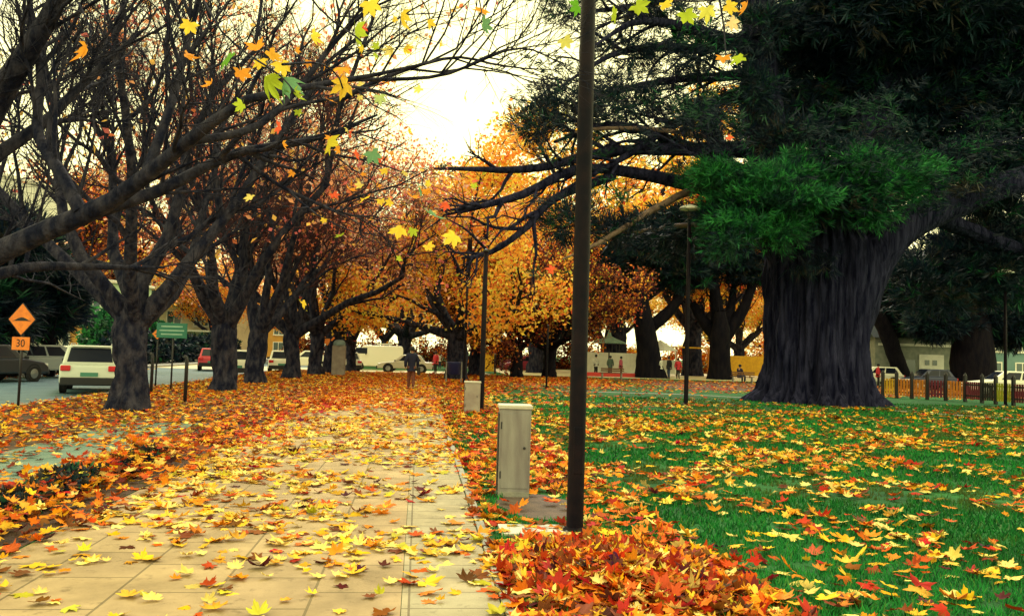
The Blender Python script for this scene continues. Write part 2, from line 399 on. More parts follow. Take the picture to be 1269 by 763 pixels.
def tree_skeleton(seed, trunk_h=2.6, trunk_r=.46, nl=6, limb=9.0, lang=(18, 48), m2=8, l2=4.0, m3=10, l3=1.7, m4=7, l4=.85, up=.25, lean=(0,0), r4=.010):
    g = np.random.default_rng(seed)
    K = 22; u = np.linspace(0, 1, K)
    tp = np.zeros((1, K, 3)); tp[0, :, 2] = u*trunk_h-.15*(1-u); tp[0, :, 0] = lean[0]*u+.06*np.sin(u*4+seed)*u; tp[0, :, 1] = lean[1]*u+.06*np.cos(u*3+seed)*u
    tr = trunk_r*(1.0+.55*np.exp(-u*6)+.10*np.clip(u-.6, 0, .3)*2.0)[None]; tr[0,-1]*=.35; tr[0,-2]*=.86
    top = tp[0, -1]
    Kl = 8; ul = np.linspace(0, 1, Kl); LP = np.zeros((nl, Kl, 3)); LR = np.zeros((nl, Kl))
    for i in range(nl):
        az = 2*math.pi*(i+g.uniform(-.3, .3))/nl; an = R(g.uniform(*lang)); ln = limb*g.uniform(.8, 1.15)
        if i == 0: an = R(8)
        d = np.array([math.cos(az)*math.sin(an), math.sin(az)*math.sin(an), math.cos(an)])
        b = np.cumsum(g.normal(0, .05, (Kl, 3)), 0)*ul[:, None]
        LP[i] = top-np.array([0, 0, .62])+(d*ul[:, None]+b+np.outer(ul*(1-ul), d*np.array([.35, .35, -.25])))*ln
        LR[i] = trunk_r*g.uniform(.42, .60)*(1-.86*ul)*(1+.45*np.exp(-ul*9))
    P2, R2, _ = grow(LP, LR, m2, l2, (22, 55), up, .55, 6, .10, .22, .98, .45, seedrng=g)
    P3, R3, _ = grow(P2, R2, m3, l3, (25, 60), up*.8, .5, 4, .13, .2, 1.0, .4, rabs=.026, seedrng=g)
    out = dict(trunk=(tp, tr), limbs=(LP, LR), b2=(P2, R2), b3=(P3, R3), g=g)
    if m4:
        P4, R4, _ = grow(P3, R3, m4, l4, (25, 65), up*.6, .5, 3, .12, .15, 1.0, .3, rabs=r4, seedrng=g); out['b4'] = (P4, R4)
    return out
def join_vf(items):
    Vs = []; Fs = []; n = 0
    for v, f in items: Vs.append(v); Fs.append(f+n); n += len(v)
    return np.concatenate(Vs), np.concatenate(Fs)
def bumpy(v, amp, sc):
    k = amp*(vnoise(v[:, 0]*1+v[:, 2]*.3, v[:, 1]+v[:, 2]*.6, sc, 3)-.5)
    c = v.copy(); r = np.linalg.norm(v[:, :2], axis=1)+1e-6; c[:, 0] += v[:, 0]/r*k; c[:, 1] += v[:, 1]/r*k; return c
def leaf_quads(ends, per, spread, size, palw, g, flat=.7, jitter=.12, clumpvar=.0, palette=None, droop=.0):
    n = len(ends)*per; c = np.repeat(ends, per, 0)+g.normal(0, spread, (n, 3))*np.array([1, 1, flat]); c[:, 2] -= droop*g.random(n)
    a = unit(g.normal(size=(n, 3))); b = unit(np.cross(a, g.normal(size=(n, 3)))); s = size*g.uniform(.6, 1.3, n)[:, None]
    V = np.stack([c-a*s, c+b*s*.62, c+a*s, c-b*s*.62+np.cross(a, b)*s*.35], 1)
    pal = PAL if palette is None else palette
    wt = np.array(palw, float); wt /= wt.sum()
    # clumps share a tendency
    main = g.choice(len(pal), len(ends), p=wt); own = g.choice(len(pal), n, p=wt)
    ix = np.where(g.random(n) < .45, np.repeat(main, per), own)
    col = pal[ix]*(1+g.normal(0, jitter, (n, 1)))
    f = np.arange(n*4).reshape(n, 4)
    return V.reshape(-1, 3), f, np.clip(np.repeat(col, 4, 0), .003, .95)
def build_tree(name, sk, label, cat, loc, group=None, bark='bark', twig='bark', leaves=None, scale=1.0, rz=0.0):
    root = empty(name, loc, label, cat, group, rz); root.scale = (scale,)*3
    v, f = join_vf([tube_batch(*sk['trunk'], 32)])
    v = bumpy(v, .20, .22); v = bumpy(v, .07, .09); vl, fl = join_vf([(v, f), tube_batch(*sk['limbs'], 10), tube_batch(*sk['b2'], 6)])
    it = [tube_batch(*sk['b3'], 4)]
    if 'b4' in sk:
        np_mesh('trunk', vl, [fl], MAT[bark], root, smooth=True); it.append(tube_batch(*sk['b4'], 3))
        v, f = join_vf(it); np_mesh('twigs', v, [f], MAT[twig], root)
    else:
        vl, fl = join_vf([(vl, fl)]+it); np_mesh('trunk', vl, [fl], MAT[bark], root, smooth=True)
    if leaves is not None:
        v, f, c = leaves; np_mesh('foliage', v, [f], MAT['leaf'], root, cols=c)
    return root

# ------------------------------------------------------------------ left row of bare plane trees
row = [((160,508),'leafless plane tree with a stout forked trunk beside the white SUV at the kerb'),
       ((276,484),'leafless plane tree with a flared trunk, second in the row beyond the SUV'),
       ((316,475),'leafless plane tree close behind the second trunk of the kerb row'),
       ((361,469),'leafless plane tree with a slim trunk in the middle of the kerb row'),
       ((391,464.5),'reddish leafless plane tree left of the grey pillar'),
       ((409,462),'reddish leafless plane tree just behind the far orange diamond sign'),
       ((434,460),'farthest slender bare plane tree of the kerb row beside the white van')]
protos = []
RUST = np.array([(.78,.22,.10),(.85,.38,.20),(.60,.15,.14),(.90,.52,.13),(.72,.42,.32)])
for i, (sd_, kw) in enumerate([(3, dict(nl=7, lang=(20,48), limb=9.5, trunk_r=.35, m2=10, m3=12, m4=10, r4=.008)), (8, dict(nl=7, lang=(14,40), limb=10, trunk_r=.35, m2=9, m3=12, m4=9, r4=.009)), (21, dict(nl=8, lang=(12,54), limb=10.5, trunk_r=.32, m2=9, m3=11, m4=9, r4=.009))]):
    sk = tree_skeleton(sd_, **kw); g = sk['g']
    e3 = sk['b3'][0][:, -1]; sel = g.random(len(e3)) < (.12, .45, .85)[i]
    lv = leaf_quads(e3[sel], (5,10,11)[i], .38, .09, [(2,2,1,1.5,1),(3,3,2,2,2),(4,4,3,2,3)][i], g, palette=RUST)
    protos.append((sk, lv))
made = {}
for i, (b, lab) in enumerate(row):
    pi = (0, 1, 1, 2, 2, 2, 2)[i]; loc = P(*b); sc = (1.0, 1.1, 1.05, 1.12, 1.15, 1.2, 1.0)[i]; rz = (0.3, 1.1, 3.9, .4, 2.0, 4.1, 5.2)[i]
    if pi not in made:
        t = build_tree('plane_tree', protos[pi][0], lab, 'tree', loc, 'bare plane trees along the kerb', twig=('bark','bark_red','bark_red')[pi], leaves=protos[pi][1], scale=sc, rz=rz); made[pi] = t
    else:
        t = copy_tree(made[pi]); t.location = loc; t.rotation_euler = (0,0,rz); t.scale = (sc,)*3; t['label'] = lab

# near tree off the left edge, its limbs reach across the picture
hb = np.array([-7.3, 11.4, 0])
g = np.random.default_rng(5)
ht = empty('plane_tree', hb, 'nearest plane tree at left, its thick mossy limbs reaching in over the paved strip', 'tree', 'bare plane trees along the kerb')
def spl(pts, rad, K=14):
    pts = np.array(pts, float); x = np.linspace(0, len(pts)-1, K); o = np.arange(len(pts))
    # Catmull-Rom
    q = np.concatenate([[2*pts[0]-pts[1]], pts, [2*pts[-1]-pts[-2]]]); out = []
    for t in x:
        i = min(int(t), len(pts)-2); f = t-i; p0, p1, p2, p3 = q[i], q[i+1], q[i+2], q[i+3]
        out.append(.5*((2*p1)+(-p0+p2)*f+(2*p0-5*p1+4*p2-p3)*f*f+(-p0+3*p1-3*p2+p3)*f**3))
    return np.array(out), np.interp(x, o, rad)
top = hb+np.array([0, 0, 2.5])
HL = [([top+(0,0,-.4), PD(-60,338,11.0), PD(0,312,10.8), PD(70,280,10.5), PD(130,254,10.2), PD(190,210,9.8), PD(250,160,9.3), PD(315,118,8.8), PD(430,98,8.2), PD(560,70,7.8)], [.26,.165,.14,.12,.105,.085,.066,.045,.024,.008]),
      ([PD(60,285,10.6), PD(130,258,10.6), PD(200,235,10.7), PD(290,190,10.8), PD(390,172,10.8), PD(470,140,10.9)], [.10,.09,.075,.06,.04,.014]),
      ([top+(0,0,-.3), PD(-70,230,11.2), PD(0,120,10.9), PD(42,50,10.6), PD(70,0,10.4), PD(95,-80,10.2)], [.24,.19,.15,.12,.10,.07]),
      ([PD(100,262,10.3), PD(75,215,10.4), PD(45,165,10.6), PD(48,90,10.8), PD(28,10,11)], [.085,.075,.06,.05,.035]),
      ([PD(-60,232,11.2), PD(0,190,11.4), PD(60,150,11.6), PD(110,100,11.8), PD(180,40,12)], [.11,.09,.07,.05,.02]),
      ([top+(0,0,-.2), PD(-40,345,11.6), PD(40,330,12), PD(120,330,12.3), PD(200,330,12.5)], [.12,.09,.07,.045,.015]),
      ([PD(180,218,9.9), PD(215,120,10.2), PD(235,40,10.4), PD(260,-40,10.6)], [.06,.05,.04,.03]),
      ([PD(225,178,9.6), PD(330,150,9.9), PD(430,40,10.2), PD(520,-40,10.4)], [.05,.04,.03,.015]),
      ([PD(290,190,10.8), PD(350,232,10.8), PD(420,262,10.7), PD(470,268,10.6)], [.03,.024,.016,.007]),
      ([PD(420,99,8.3), PD(540,95,8.0), PD(640,60,7.6), PD(700,80,7.4)], [.022,.016,.010,.005]),
      ([PD(410,130,8.6), PD(480,95,8.4), PD(560,72,8.2), PD(620,82,8.0), PD(690,90,7.8)], [.03,.022,.014,.010,.004]),
      ([top+(0,0,-.1), (-6.6, 9.2, 5.6), (-4.6, 7.2, 6.0), (-2.2, 5.8, 5.2), (-.2, 5.2, 4.6), (1.6, 4.9, 4.25), (2.6, 4.8, 4.1)], [.22,.15,.11,.08,.05,.03,.012])]
LPs = []; LRs = []
for pts, rad in HL:
    p, r = spl([np.asarray(q)-hb for q in pts], rad); LPs.append(p+np.cumsum(g.normal(0,.012,p.shape),0)*np.linspace(0,1,len(p))[:,None]*.5); LRs.append(r)
LP = np.array(LPs); LR = np.array(LRs)
u = np.linspace(0,1,9); tp = np.zeros((1,9,3)); tp[0,:,2] = u*2.6-.1
it = [(bumpy(*(lambda a: (a[0], .12, .2))(tube_batch(tp, (.48*(1+.5*np.exp(-u*6)))[None], 18))), tube_batch(tp, (.48*(1+.5*np.exp(-u*6)))[None], 18)[1]), tube_batch(LP, LR, 10)]
P2, R2, _ = grow(LP[:11], LR[:11], 11, 1.9, (25,60), .22, .5, 6, .10, .3, .98, .4, rabs=.03, seedrng=g)
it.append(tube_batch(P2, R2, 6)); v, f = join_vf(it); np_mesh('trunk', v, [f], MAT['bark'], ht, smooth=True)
P3, R3, _ = grow(P2, R2, 7, .95, (25,60), .15, .5, 4, .12, .2, 1, .3, rabs=.009, seedrng=g)
P4, R4, _ = grow(P3, R3, 4, .45, (25,60), .1, .5, 3, .12, .2, 1, .3, rabs=.005, seedrng=g)
# twigs that dangle below the high limb into the picture
TW = [[PD(215,-90,5.6), PD(262,20,5.3), PD(300,62,5.2), PD(345,92,5.1), PD(366,115,5.0)], [PD(330,-80,5.3), PD(395,10,5.2), PD(440,45,5.1), PD(460,62,5.0)],
      [PD(560,-70,5.1), PD(590,-10,5.0), PD(598,20,4.95)], [PD(350,80,5.1), PD(400,80,5.6), PD(425,110,6), PD(410,165,6.2)],
      [PD(880,-60,4.9), PD(895,20,4.8), PD(900,75,4.7)], [PD(700,-60,4.9), PD(780,-10,4.8), PD(860,2,4.75), PD(925,-5,4.7)], [PD(60,-60,6.5), PD(110,30,6.2), PD(106,58,6.1)]]
tv = []
for q in TW:
    p, r = spl([np.asarray(x)-hb for x in q], [.009]+[.006]*(len(q)-2)+[.003], 10); tv.append(tube_batch(p[None], r[None], 5))
v, f = join_vf([tube_batch(P3,R3,4), tube_batch(P4,R4,3)]+tv); np_mesh('twigs', v, [f], MAT['bark'], ht)
G_, Y_, O_, T_, R_, GY = (.14,.38,.03), (.86,.60,.06), (.86,.34,.04), (.15,.32,.16), (.80,.12,.05), (.42,.52,.04)
hang = [(284,70,36,G_,5.1),(298,90,24,O_,5.1),(318,58,26,O_,5.2),(336,66,28,(.9,.45,.04),5.2),(350,80,26,Y_,5.2),(330,96,34,GY,5.1),(352,97,34,T_,5.1),(364,116,20,GY,5.1),(322,76,22,Y_,5.2),
        (300,130,20,GY,5.6),(262,104,18,O_,5.6),(232,68,20,O_,5.6),(235,30,24,Y_,5.8),(107,58,24,O_,6.1),(388,44,24,Y_,5.3),(440,37,36,GY,5.1),(458,4,28,Y_,5.0),(497,18,28,Y_,5.0),(530,27,20,Y_,5.1),(597,12,24,O_,5.0),(599,30,26,T_,5.0),
        (424,84,26,O_,5.9),(428,104,30,(.75,.5,.05),6),(410,125,18,O_,6.2),(406,176,30,(.62,.52,.04),6.2),(345,157,18,R_,6.6),(350,178,14,O_,6.6),(440,190,18,R_,7.2),(462,190,26,T_,7.2),(484,192,18,O_,7.2),(510,244,18,O_,7.5),(520,232,22,T_,7.4),
        (540,268,30,T_,6.8),(495,282,28,Y_,7.0),(563,292,26,Y_,7.4),(452,246,16,Y_,7.4),(478,210,16,Y_,7.5),(530,305,16,Y_,7.5),(576,118,18,(.85,.8,.3),6.5),(375,375,14,Y_,9),
        (790,8,30,GY,4.7),(822,6,26,Y_,4.7),(850,18,30,GY,4.7),(876,12,26,(.7,.65,.1),4.7),(902,8,26,Y_,4.7),(925,6,24,O_,4.7),(896,72,22,O_,4.7),(918,72,26,GY,4.7),(716,8,24,G_,4.9),(700,50,22,(.65,.6,.15),5.2),(760,18,24,GY,4.8),(906,28,22,(.85,.6,.3),4.8),
        (545,55,16,Y_,6.5),(520,110,16,(.85,.7,.2),6.8),(470,120,18,(.45,.55,.2),6.8),(500,60,18,Y_,6.2),(905,170,12,R_,12),(684,335,14,R_,12)]
# extra small leaves along the far twig ends, path side
for _ in range(46):
    hang.append((g.normal(465,50), g.uniform(20,330), g.uniform(9,16), random.choice([Y_,O_,R_,GY,(.85,.7,.2),O_,R_]), g.uniform(8.5,10.5)))
Vs=[];Fs=[];Cs=[];nn=0
tvh, tfh = leaf_template(True)
for (px,py,s,c,Y) in hang:
    p = PD(px,py,Y); rad = s/F*Y*.62
    q = tvh.copy(); r2 = (q[:,:2]**2).sum(1); q[:,2] = g.normal(0,.45)*r2+g.normal(0,.35)*np.abs(q[:,0])+g.normal(0,.3)*q[:,1]*np.abs(q[:,1])
    # leaves hang roughly facing the viewer side, tip down-ish, then tumble
    mt = Matrix.Rotation(g.normal(0,.95),3,'Z') @ Matrix.Rotation(R(105)+g.normal(0,.6),3,'X') @ Matrix.Rotation(math.pi+g.normal(0,.8),3,'Z')
    q = (q @ np.array(mt).T)*rad + p - hb
    Vs.append(q); Fs.append(tfh+nn); nn += len(q)
    cc = np.array(c)[None]*(1+g.normal(0,.1,(len(q),1))); Cs.append(np.clip(cc,.005,.95))
np_mesh('foliage', np.concatenate(Vs), [np.concatenate(Fs)], MAT['leaf'], ht, cols=np.concatenate(Cs))

# ------------------------------------------------------------------ golden and orange trees
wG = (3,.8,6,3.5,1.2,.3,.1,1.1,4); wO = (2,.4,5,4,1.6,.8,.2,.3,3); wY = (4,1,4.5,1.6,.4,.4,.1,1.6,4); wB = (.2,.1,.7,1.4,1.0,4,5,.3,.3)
gold = []
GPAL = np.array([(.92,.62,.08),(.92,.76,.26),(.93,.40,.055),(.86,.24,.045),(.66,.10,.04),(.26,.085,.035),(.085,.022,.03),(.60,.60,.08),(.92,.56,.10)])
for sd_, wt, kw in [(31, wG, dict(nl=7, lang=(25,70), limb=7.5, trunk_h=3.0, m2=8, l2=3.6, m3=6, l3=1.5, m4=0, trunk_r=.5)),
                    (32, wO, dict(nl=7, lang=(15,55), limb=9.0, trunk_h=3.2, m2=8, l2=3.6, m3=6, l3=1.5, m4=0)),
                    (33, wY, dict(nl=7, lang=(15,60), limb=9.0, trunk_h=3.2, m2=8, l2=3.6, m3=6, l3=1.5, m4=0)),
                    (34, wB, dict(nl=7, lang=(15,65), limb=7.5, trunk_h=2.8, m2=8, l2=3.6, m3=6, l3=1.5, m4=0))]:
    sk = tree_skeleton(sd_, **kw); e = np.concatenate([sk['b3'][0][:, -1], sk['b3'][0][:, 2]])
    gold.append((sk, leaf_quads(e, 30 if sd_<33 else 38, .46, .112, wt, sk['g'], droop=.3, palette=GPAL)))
madeg = {}
gt = [(0, P(565,470), 1.08, .2, 'golden orange plane tree overhanging the path end, nearest of the leafy ones', 'bark'),
      (1, (4.2, 61, 0), 1.0, 1.2, 'orange plane tree right behind the golden one at the path end', 'bark'),
      (0, (-1.5, 92, -.12), 1.35, 3.0, 'amber tree standing across the cross street at the end of the path', 'bark'),
      (2, (-8.5, 96, -.12), .95, 2.0, 'yellow tree behind the white van across the street', 'bark'),
      (1, (-14.5, 101, -.12), 1.0, 4.0, 'orange tree across the street left of the yellow one', 'bark'),
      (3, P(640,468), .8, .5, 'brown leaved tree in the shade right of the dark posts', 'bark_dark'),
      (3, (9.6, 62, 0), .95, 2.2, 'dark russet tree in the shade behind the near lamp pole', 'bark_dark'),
      (1, (10.5, 76, 0), 1.4, 5.0, 'tall orange tree seen through the left cypress branches', 'bark'),
      (2, (18.5, 79, 0), 1.95, .9, 'tall yellow tree behind the ticket kiosk', 'bark'),
      (1, (27, 82, 0), 1.75, 3.3, 'orange tree between the two forked dark trees', 'bark'),
      (2, (34, 88, 0), 1.1, 1.9, 'yellow tree behind the yellow hoarding', 'bark'),
      (1, (43, 86, 0), 1.0, .4, 'orange tree directly behind the great cypress trunk', 'bark'),
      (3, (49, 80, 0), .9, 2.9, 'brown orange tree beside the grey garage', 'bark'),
      (1, (5.5, 112, 0), 1.1, 1.9, 'far orange tree closing the view at the end of the path', 'bark'),
      (2, (-4.5, 118, -.12), 1.15, .6, 'far pale yellow tree closing the view over the white cars', 'bark')]
gt += [(1,(15,104,0),1.2,.3,'far orange tree in the back row behind the tall orange one','bark'),(2,(24,108,0),1.2,1.3,'far yellow tree in the back row behind the kiosk','bark'),(1,(38,106,0),1.2,2.3,'far orange tree in the back row left of the great cypress','bark'),
       (0,(47,104,0),1.0,3.3,'far amber tree in the back row behind the great cypress','bark'),(3,(58,98,0),1.1,4.3,'far brown tree in the back row behind the grey garage','bark'),(0,(70,104,0),1.1,5.3,'far amber tree in the back row at the right','bark'),(3,(82,100,0),1.1,.3,'far brown tree at the right edge of the back row','bark')]
for i, (pi, loc, sc, rz, lab, bk) in enumerate(gt):
    if pi not in madeg: t = madeg[pi] = build_tree('autumn_tree', gold[pi][0], lab, 'tree', loc, 'autumn leafed trees', bark=bk, twig=bk, leaves=gold[pi][1], scale=sc, rz=rz)
    else:
        t = copy_tree(madeg[pi]); t.location = loc; t.rotation_euler=(0,0,rz); t.scale=(sc,)*3; t['label']=lab

# ------------------------------------------------------------------ needle sprays
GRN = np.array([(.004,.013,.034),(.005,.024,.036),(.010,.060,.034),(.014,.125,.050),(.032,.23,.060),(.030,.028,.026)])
def sprays(c, d, size, tint, g, m=6, wid=.05):
    n = len(c); rows = []
    side = unit(np.cross(d, g.normal(size=(n,3)))); 
    Vs = []
    for k in range(m):
        a = (k-(m-1)/2)*.36
        dk = unit(d*math.cos(a)+side*math.sin(a)+g.normal(0,.12,(n,3)))
        base = c+d*(size[:,None]*.16*k/m); ln = size[:,None]*(1-.22*abs(a))*g.uniform(.7,1.2,(n,1))
        wv = unit(np.cross(dk, g.normal(size=(n,3))))*ln*wid
        Vs.append(np.stack([base-wv*.45, base+dk*ln*.5+wv, base+dk*ln, base+dk*ln*.45-wv], 1))
    V = np.stack(Vs,1).reshape(-1,3); f = np.arange(len(V)).reshape(-1,4)
    col = np.repeat(tint, m*4, 0)*(1+g.normal(0,.15,(len(V),1)))
    return V, f, np.clip(col,.002,.5)
def clump(cx, r, n, size, wts, g, drift=(0,0,.25), flat=True, layers=0):
    """needles through an ellipsoid, denser near its skin, in small tufts"""
    n = int(n*1.5); nt_ = max(1, n//14); q = unit(g.normal(size=(nt_,3)))*(g.random((nt_,1))**.45)
    if layers: q[:,2] = np.round(q[:,2]*layers+g.normal(0,.16,nt_))/layers
    tc_ = np.array(cx)+q*np.array(r)
    cc = np.repeat(tc_, 14, 0)+g.normal(0, .26, (nt_*14,3))*np.array([1,1,.55])
    qq = np.repeat(q, 14, 0)
    d = unit(unit(qq)*.7+np.array(drift)+g.normal(0,.40,cc.shape)*np.array([1,1,.6]))
    wt = np.array(wts,float); wt/=wt.sum(); ti = GRN[g.choice(len(GRN), nt_, p=wt)]; tj = GRN[g.choice(len(GRN), nt_*14, p=wt)]
    tint = np.where(g.random((nt_*14,1))<.6, np.repeat(ti,14,0), tj)
    return sprays(cc, d, size*g.uniform(.6,1.4,len(cc)), tint, g)
def join3(items):
    Vs=[];Fs=[];Cs=[];n=0
    for v,f,c in items: Vs.append(v);Fs.append(f+n);Cs.append(c);n+=len(v)
    return np.concatenate(Vs), np.concatenate(Fs), np.concatenate(Cs)

# ------------------------------------------------------------------ the great cypress
g = np.random.default_rng(77)
cb = P(1013,499); DY = cb[1]; print('cypress at', cb)
cyp = empty('cypress_tree', cb, 'enormous dark cypress with a fluted trunk and wide layered green boughs on the lawn', 'tree')
nz_, na = 60, 200
zz = np.linspace(-.15, 7.6, nz_); th = np.linspace(0, 2*math.pi, na, endpoint=False)
V = []
lx = np.interp(zz, [0, 2, 4.5, 7.6], [0, -.05, .0, .15])
for i, z in enumerate(zz):
    r = np.interp(z, [-.15, .15, .5, 1.2, 2.4, 4, 5.2, 6.4, 7.6], [2.75, 2.5, 2.2, 1.98, 1.88, 1.9, 2.05, 2.0, 1.4])
    fl = .13*np.sin(7*th+.35*z+.8)+.08*np.sin(13*th-.25*z)+.05*np.sin(29*th+.5*z)+.05*np.sin(47*th-.3*z)
    lump = (vnoise(th*6, np.full(na, z), .9, 4)-.5)*(.55*math.exp(-z*.9)+.16)
    fine = g.normal(0, .012, na)+(vnoise(th*26+1.2*math.sin(z*.8), np.full(na, z), 1.0, 6)-.5)*.17+(vnoise(th*60, np.full(na, z*1.6), 1.0, 9)-.5)*.06
    rr = r*(1+fl*(.55+.4*math.exp(-z)))+lump+fine
    V.append(np.stack([lx[i]+rr*np.cos(th), rr*np.sin(th)*.95, np.full(na, z)], -1))
V = np.concatenate(V); idx = np.arange(nz_*na).reshape(nz_, na)
A = idx[:-1]; B = np.roll(A,-1,1); D = idx[1:]; C = np.roll(D,-1,1); Fq = np.stack([A,B,C,D],-1).reshape(-1,4)
tr_it = [(V, Fq)]
def cp(px, py, dy=0.0): return PD(px, py, DY+dy)-cb
CL = [ # thick limbs and leaders: list of (px,py,depth offset), radii m
  ([(985,330,0),(960,230,.2),(945,130,.3),(940,40,.3),(938,-120,.3)], [1.0,.95,.8,.66,.5]),
  ([(1040,330,.3),(1065,240,.8),(1085,130,1.2),(1092,0,1.4),(1095,-160,1.5)], [1.05,1.0,.85,.75,.6]),
  ([(1045,400,-.4),(1075,330,-.9),(1118,282,-1.2),(1190,248,-1.5),(1269,222,-2),(1400,180,-2.5)], [1.15,.95,.75,.6,.52,.35]),
  ([(985,340,0),(955,292,.2),(920,235,.5),(890,185,.8),(868,120,1.0)], [.7,.55,.45,.36,.2]),
  ([(1060,330,.8),(1140,270,1.2),(1200,285,1.6),(1269,310,2),(1380,330,2.5)], [.7,.45,.33,.26,.15]),
]
CM = [ # long side limbs
  ([(930,185,-.5),(850,185,-1.5),(760,186,-2.5),(670,205,-3.5),(600,207,-4.2),(540,206,-4.8)], [.38,.26,.19,.15,.10,.04]),
  ([(925,215,-.2),(850,182,-1),(790,160,-2),(740,158,-2.5),(690,175,-3)], [.30,.22,.17,.12,.05]),
  ([(900,240,-1),(810,218,-2),(720,208,-3),(650,240,-4),(600,255,-4.5),(545,258,-5)], [.34,.24,.18,.15,.10,.03]),
  ([(760,218,-2.5),(690,245,-3.5),(650,285,-4.2),(610,312,-4.6),(575,320,-5)], [.18,.15,.12,.09,.03]),
  ([(935,110,0),(880,130,-1),(820,165,-2),(770,200,-3),(700,240,-4)], [.32,.22,.16,.12,.04]),
  ([(945,65,0),(900,50,-1),(850,35,-2),(795,28,-3),(740,60,-4)], [.40,.28,.2,.14,.04]),
  ([(940,40,0),(880,60,-1),(810,58,-2),(750,70,-3),(690,110,-4)], [.32,.22,.15,.1,.03]),
  ([(945,90,.5),(890,95,0),(830,98,-1),(770,112,-2),(700,130,-3)], [.3,.2,.14,.1,.03]),
  ([(938,-20,0),(880,-20,-1),(800,5,-2),(700,20,-3)], [.36,.24,.15,.03]),
  ([(950,60,0),(985,20,.3),(1010,-20,.6)], [.25,.2,.15]),
  ([(1085,110,1),(1150,80,0),(1210,70,-1),(1300,50,-2)], [.38,.28,.2,.1]),
  ([(1080,170,1),(1150,140,.5),(1220,130,0),(1330,110,-1)], [.38,.28,.2,.1]),
  ([(1088,60,1),(1020,40,0),(960,30,-1)], [.3,.2,.1]),
  ([(1075,210,.6),(1120,195,-.6),(1170,190,-1.8),(1240,180,-3)], [.35,.25,.18,.06]),
  ([(960,260,-1),(930,235,-2.2),(900,215,-3.2),(870,200,-4)], [.4,.3,.2,.08]),
  ([(1010,270,-1.3),(1020,235,-2.6),(1030,215,-3.6),(1060,200,-4.6)], [.4,.3,.2,.08]),
  ([(1060,270,-1),(1085,235,-2.2),(1110,215,-3.2),(1140,215,-4)], [.36,.26,.18,.07]),
]
pale = [([(900,225,-1.5),(850,240,-2.4),(800,266,-3.2),(745,298,-4),(700,318,-4.6)], [.17,.15,.12,.08,.03]),
        ([(880,170,-1.8),(810,162,-2.6),(745,160,-3.2),(700,168,-3.6)], [.10,.09,.07,.02]),
        ([(870,278,-1.6),(800,285,-2.4),(740,290,-3)], [.10,.07,.02])]
bp_, br_ = [], []
for pts, rad in CL:
    p, r = spl([cp(*q) for q in pts], rad, 16); bp_.append(p); br_.append(r)
v, f = tube_batch(np.array(bp_), np.array(br_), 20); v = v+g.normal(0, .03, v.shape); tr_it.append((v, f))
mp_, mr_ = [], []
for pts, rad in CM:
    p, r = spl([cp(*q) for q in pts], rad, 16); p = p+np.cumsum(g.normal(0,.045,p.shape),0)*np.linspace(0,1,16)[:,None]*.6; mp_.append(p); mr_.append(r)
mp_ = np.array(mp_); mr_ = np.array(mr_)
tr_it.append(tube_batch(mp_, mr_, 9))
B2, BR2, _ = grow(mp_, mr_, 10, 3.2, (25,55), .02, .5, 7, .10, .2, .98, .45, rabs=.085, seedrng=g)
tr_it.append(tube_batch(B2, BR2, 6))
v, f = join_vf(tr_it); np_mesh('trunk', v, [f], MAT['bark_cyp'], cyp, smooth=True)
pp_, pr_ = [], []
for pts, rad in pale:
    p, r = spl([cp(*q) for q in pts], rad, 14); pp_.append(p+np.cumsum(g.normal(0,.03,p.shape),0)*.5); pr_.append(r)
v, f = tube_batch(np.array(pp_), np.array(pr_), 8); np_mesh('bare_branch', v, [f], MAT['bark_pale'], cyp, smooth=True)
B3, BR3, par3 = grow(B2, BR2, 7, 1.25, (25,60), .05, .5, 4, .12, .25, 1, .3, rabs=.022, seedrng=g)
v, f = join_vf([tube_batch(B3, BR3, 4)]); np_mesh('twigs', v, [f], MAT['bark_cyp'], cyp)
# foliage
it = []
# fringe plates on the branchlet ends; thin on the far left limbs
e3 = B3[:, -1]; px = np.array([proj(q+cb)[0] for q in e3]); py = np.array([proj(q+cb)[1] for q in e3])
keep = (g.random(len(e3)) < np.interp(px, [560, 640, 760, 880], [.06, .24, .24, .7])) & ~((px < 660) & (py > 190) & (g.random(len(e3)) < .75)) & ~((px>690)&(px<880)&(py>185)&(py<262)&(g.random(len(e3))<.6))
e3 = e3[keep]; per = 22
c = np.repeat(e3, per, 0)+g.normal(0,.42,(len(e3)*per,3))*np.array([1,1,.22])
d = unit(g.normal(0,1,c.shape)*np.array([1,1,.35])+np.array([-.3,-.2,.25]))
wt = np.array((4,4,2,.6,.1,.4)); wt=wt/wt.sum()
ti = np.repeat(GRN[g.choice(6,len(e3),p=wt)], per, 0)
it.append(sprays(c, d, .34*g.uniform(.6,1.4,len(c)), ti, g, m=4))
BRT = (.3,1,3,5,4,.1); MID = (1.5,3,3,1.5,.3,.3); DRK = (6,4,1,.15,0,.6)  # tint mixes; bright and dark ones paint light and shade into the crown
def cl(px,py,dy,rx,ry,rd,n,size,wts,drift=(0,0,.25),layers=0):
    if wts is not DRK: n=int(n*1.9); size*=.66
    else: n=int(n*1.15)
    s = (DY+dy)/F; it.append(clump(cp(px,py,dy), (rx*s, rd, ry*s), n, size, wts, g, drift, layers=layers))
